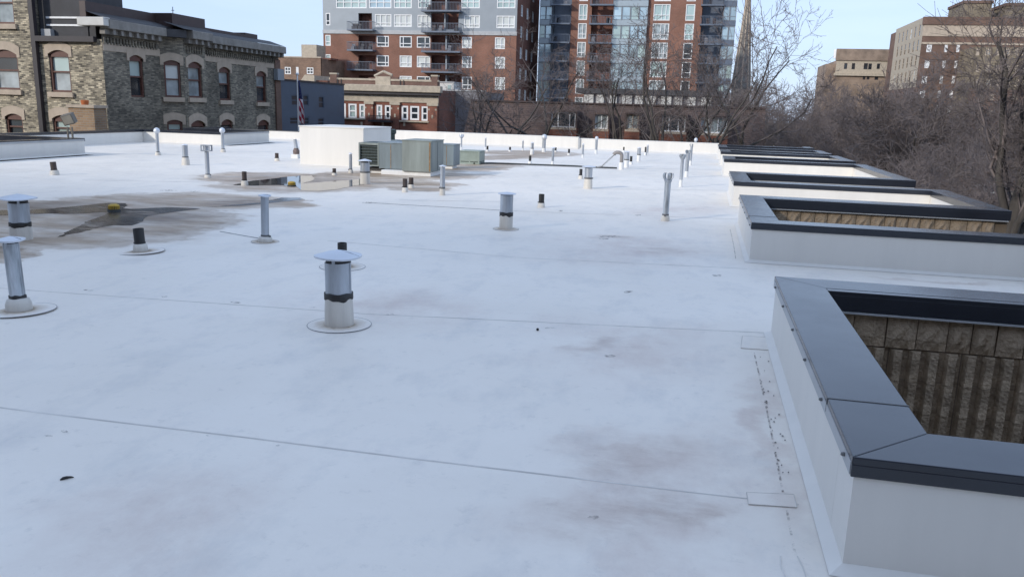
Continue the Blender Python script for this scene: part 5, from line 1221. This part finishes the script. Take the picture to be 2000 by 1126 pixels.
def tree(x, y, h, k, lab, group='bare street trees', name='bare_tree', rz=None, PR=None):
    t = empty(name, (x, y, GZ), lab, 'tree', group); PR = PR or PROT; tr, cr, H_ = PR[k % len(PR)]; s = h/H_
    t.scale = (s*random.uniform(.92,1.1), s*random.uniform(.92,1.1), s); t.rotation_euler[2] = random.uniform(0, 6.28) if rz is None else rz
    link('trunk', tr, t); link('crown', cr, t); return t
TL = 'bare winter tree in the thicket along the street past the light wells'
spots = [(10.5,44),(14,52),(9,58),(16,64),(11,70),(19,74),(8,80),(14,86),(21,90),(6,94),(12,100),(27,82),(31,96),(24,108),(16,112),(34,70),(37,84),(29,60),(43,75),(46,92),(38,104),(9,112),(28,122),(40,118),(50,108),(2,104),(20,128),(12,38),(55,84),(52,70)]
for i, (x, y) in enumerate(spots):
    far_ = y > 60
    tree(x+random.uniform(-1.5,1.5), y+random.uniform(-2,2), (random.uniform(14.5,17.5) if x < 17 else random.uniform(12.5,15)) if far_ else random.uniform(11.5,13.5), i, TL)
TM = ['bare forked tree before the blank stretch of brown mansard roof', 'bare tree before the wide dark dormer window and a narrow one', 'tall bare tree in front of the last curtained dormer window', 'bare tree at the mansard end below the church spire', 'thin bare tree beside the grey rendered block', 'bare tree behind its neighbour at the wide dark dormer window', 'bare tree whose twigs reach the gap between the two towers', 'bare tree spreading over the blue glass bay of the second tower']
for i, (px, Y, h) in enumerate(((1000,54,15.5),(1275,52,17),(1390,50,17.5),(1455,54,17),(935,57,15),(1335,57,16.5),(1060,57,16.5),(1205,56,16))):
    p = atY(px, 240, Y); tree(p[0], Y, h, i+1, TM[i], 'bare trees before the mansard building', PR=SPARSE)
# big near tree beside the building
a, b = gen_tree(81, 17, .55, .50, .0075, 1.1, lean=.01, r0=.30, limb=.30)
p = atY(1932, 380, 24); t = empty('big_bare_tree', (p[0], 24, GZ), 'large bare tree with thick forked trunk close beside the light wells', 'tree', 'bare street trees')
link('trunk', tmesh('trunk', a, BARK), t); link('crown', tmesh('crown', b, TWIG), t)
# ------------------------------------------------------------------ far side of the street: wall, cars
STW = M('rubble_wall', (.42,.34,.25), .9, var=.3, scale=2.5, bump=.8, bscale=8)
t = empty('stone_wall', (30.2, 60, GZ), 'low tan stone wall beyond the street under the trees', 'wall')
for k in range(60):
    z = random.uniform(.75,.95); MB().box(0, .4, k*1.5, k*1.5+1.46, 0, z).build('stone_block', STW, t, bevel=.03)
def car(x, y, col, lab, rz=0.0):
    t = empty('parked_car', (x, y, GZ+.004), lab, 'car', 'cars parked along the street'); t.rotation_euler[2] = rz
    P_ = M('car_paint_'+lab[:5], col, .25, metal=.2, var=.05)
    prof = [(-2.2,.35),(-2.25,.7),(-2.1,.92),(-1.25,1.0),(-.55,1.45),(.75,1.48),(1.5,1.05),(2.15,.95),(2.25,.6),(2.2,.35)]
    body = MB(); body.v = [(sx*(.88 if z < 1.1 else .68), yy, z) for sx in (-1, 1) for yy, z in prof]; n = len(prof)
    body.f = [tuple(range(n)), tuple(range(2*n-1, n-1, -1))]+[(i, n+i, n+(i+1)%n, (i+1)%n) for i in range(n)]
    body.build('body', P_, t, bevel=.06, smooth=40)
    g = MB(); 
    for sx in (-1, 1): g.add([(sx*.86,-1.05,1.04),(sx*.86,1.25,1.08),(sx*.71,.68,1.42),(sx*.71,-.5,1.40)], [(0,1,2,3) if sx > 0 else (3,2,1,0)])
    g.build('side_window', GDARK, t)
    MB().add([(-.75,-1.22,1.03),(.75,-1.22,1.03),(.64,-.6,1.44),(-.64,-.6,1.44)], [(0,1,2,3)]).build('windscreen', GDARK, t, (0,-.03,.02))
    MB().add([(.75,1.48,1.08),(-.75,1.48,1.08),(-.64,.8,1.46),(.64,.8,1.46)], [(0,1,2,3)]).build('rear_window', GDARK, t, (0,.03,.02))
    for sx in (-.8,.8):
        for yy in (-1.4,1.4):
            wv = MB(); wv.lathe([(.2,-.11),(.33,-.1),(.33,.1),(.2,.11)], 18); wv.v = [(z, x_, y_) for x_, y_, z in wv.v]; o = wv.build('wheel', RUBBER, t, (sx, yy, .33), smooth=40)
            rm = MB(); rm.lathe([(.02,-.12),(.2,-.115),(.2,.115),(.02,.12)], 12); rm.v = [(z, x_, y_) for x_, y_, z in rm.v]; rm.build('rim', GALV, o, smooth=40)
        MB().box(sx*.78-.16, sx*.78+.16, -2.26, -2.2, .62, .76).build('headlight', WFR, t); MB().box(sx*.78-.15, sx*.78+.15, 2.2, 2.26, .68, .84).build('tail_light', M('tail_red', (.4,.02,.02), .3), t)
for (px, py), col, lab in (((1935,384),(.75,.76,.78),'white car parked behind the bare trunks beyond the light wells'),((1985,366),(.04,.045,.05),'black car parked beyond the large forked trunk'),((1905,368),(.35,.36,.38),'silver car under the street trees past the light wells'),((1990,420),(.07,.10,.16),'dark blue car by the foot of the large bare tree'),((1688,330),(.72,.73,.75),'small white car half hidden at the far end of the street')):
    q = G(px, py, GZ); car(q[0], q[1], col, lab, random.uniform(-.1,.1))
# roof antenna on the brick building
p = atX(338, 30, XS-3); t = empty('antenna', (p[0], p[1], ZT-.1), 'thin whip antenna on the brick building roof', 'antenna')
za_ = height(p, 10)-ZT; MB().tube([(0,0,0),(0,0,za_)], .025, 6).build('mast', GALV, t)
for k in (.6,.75,.9): MB().box(-.09,.09,-.01,.01, za_*k, za_*k+.03).build('crossbar', GALV, t)
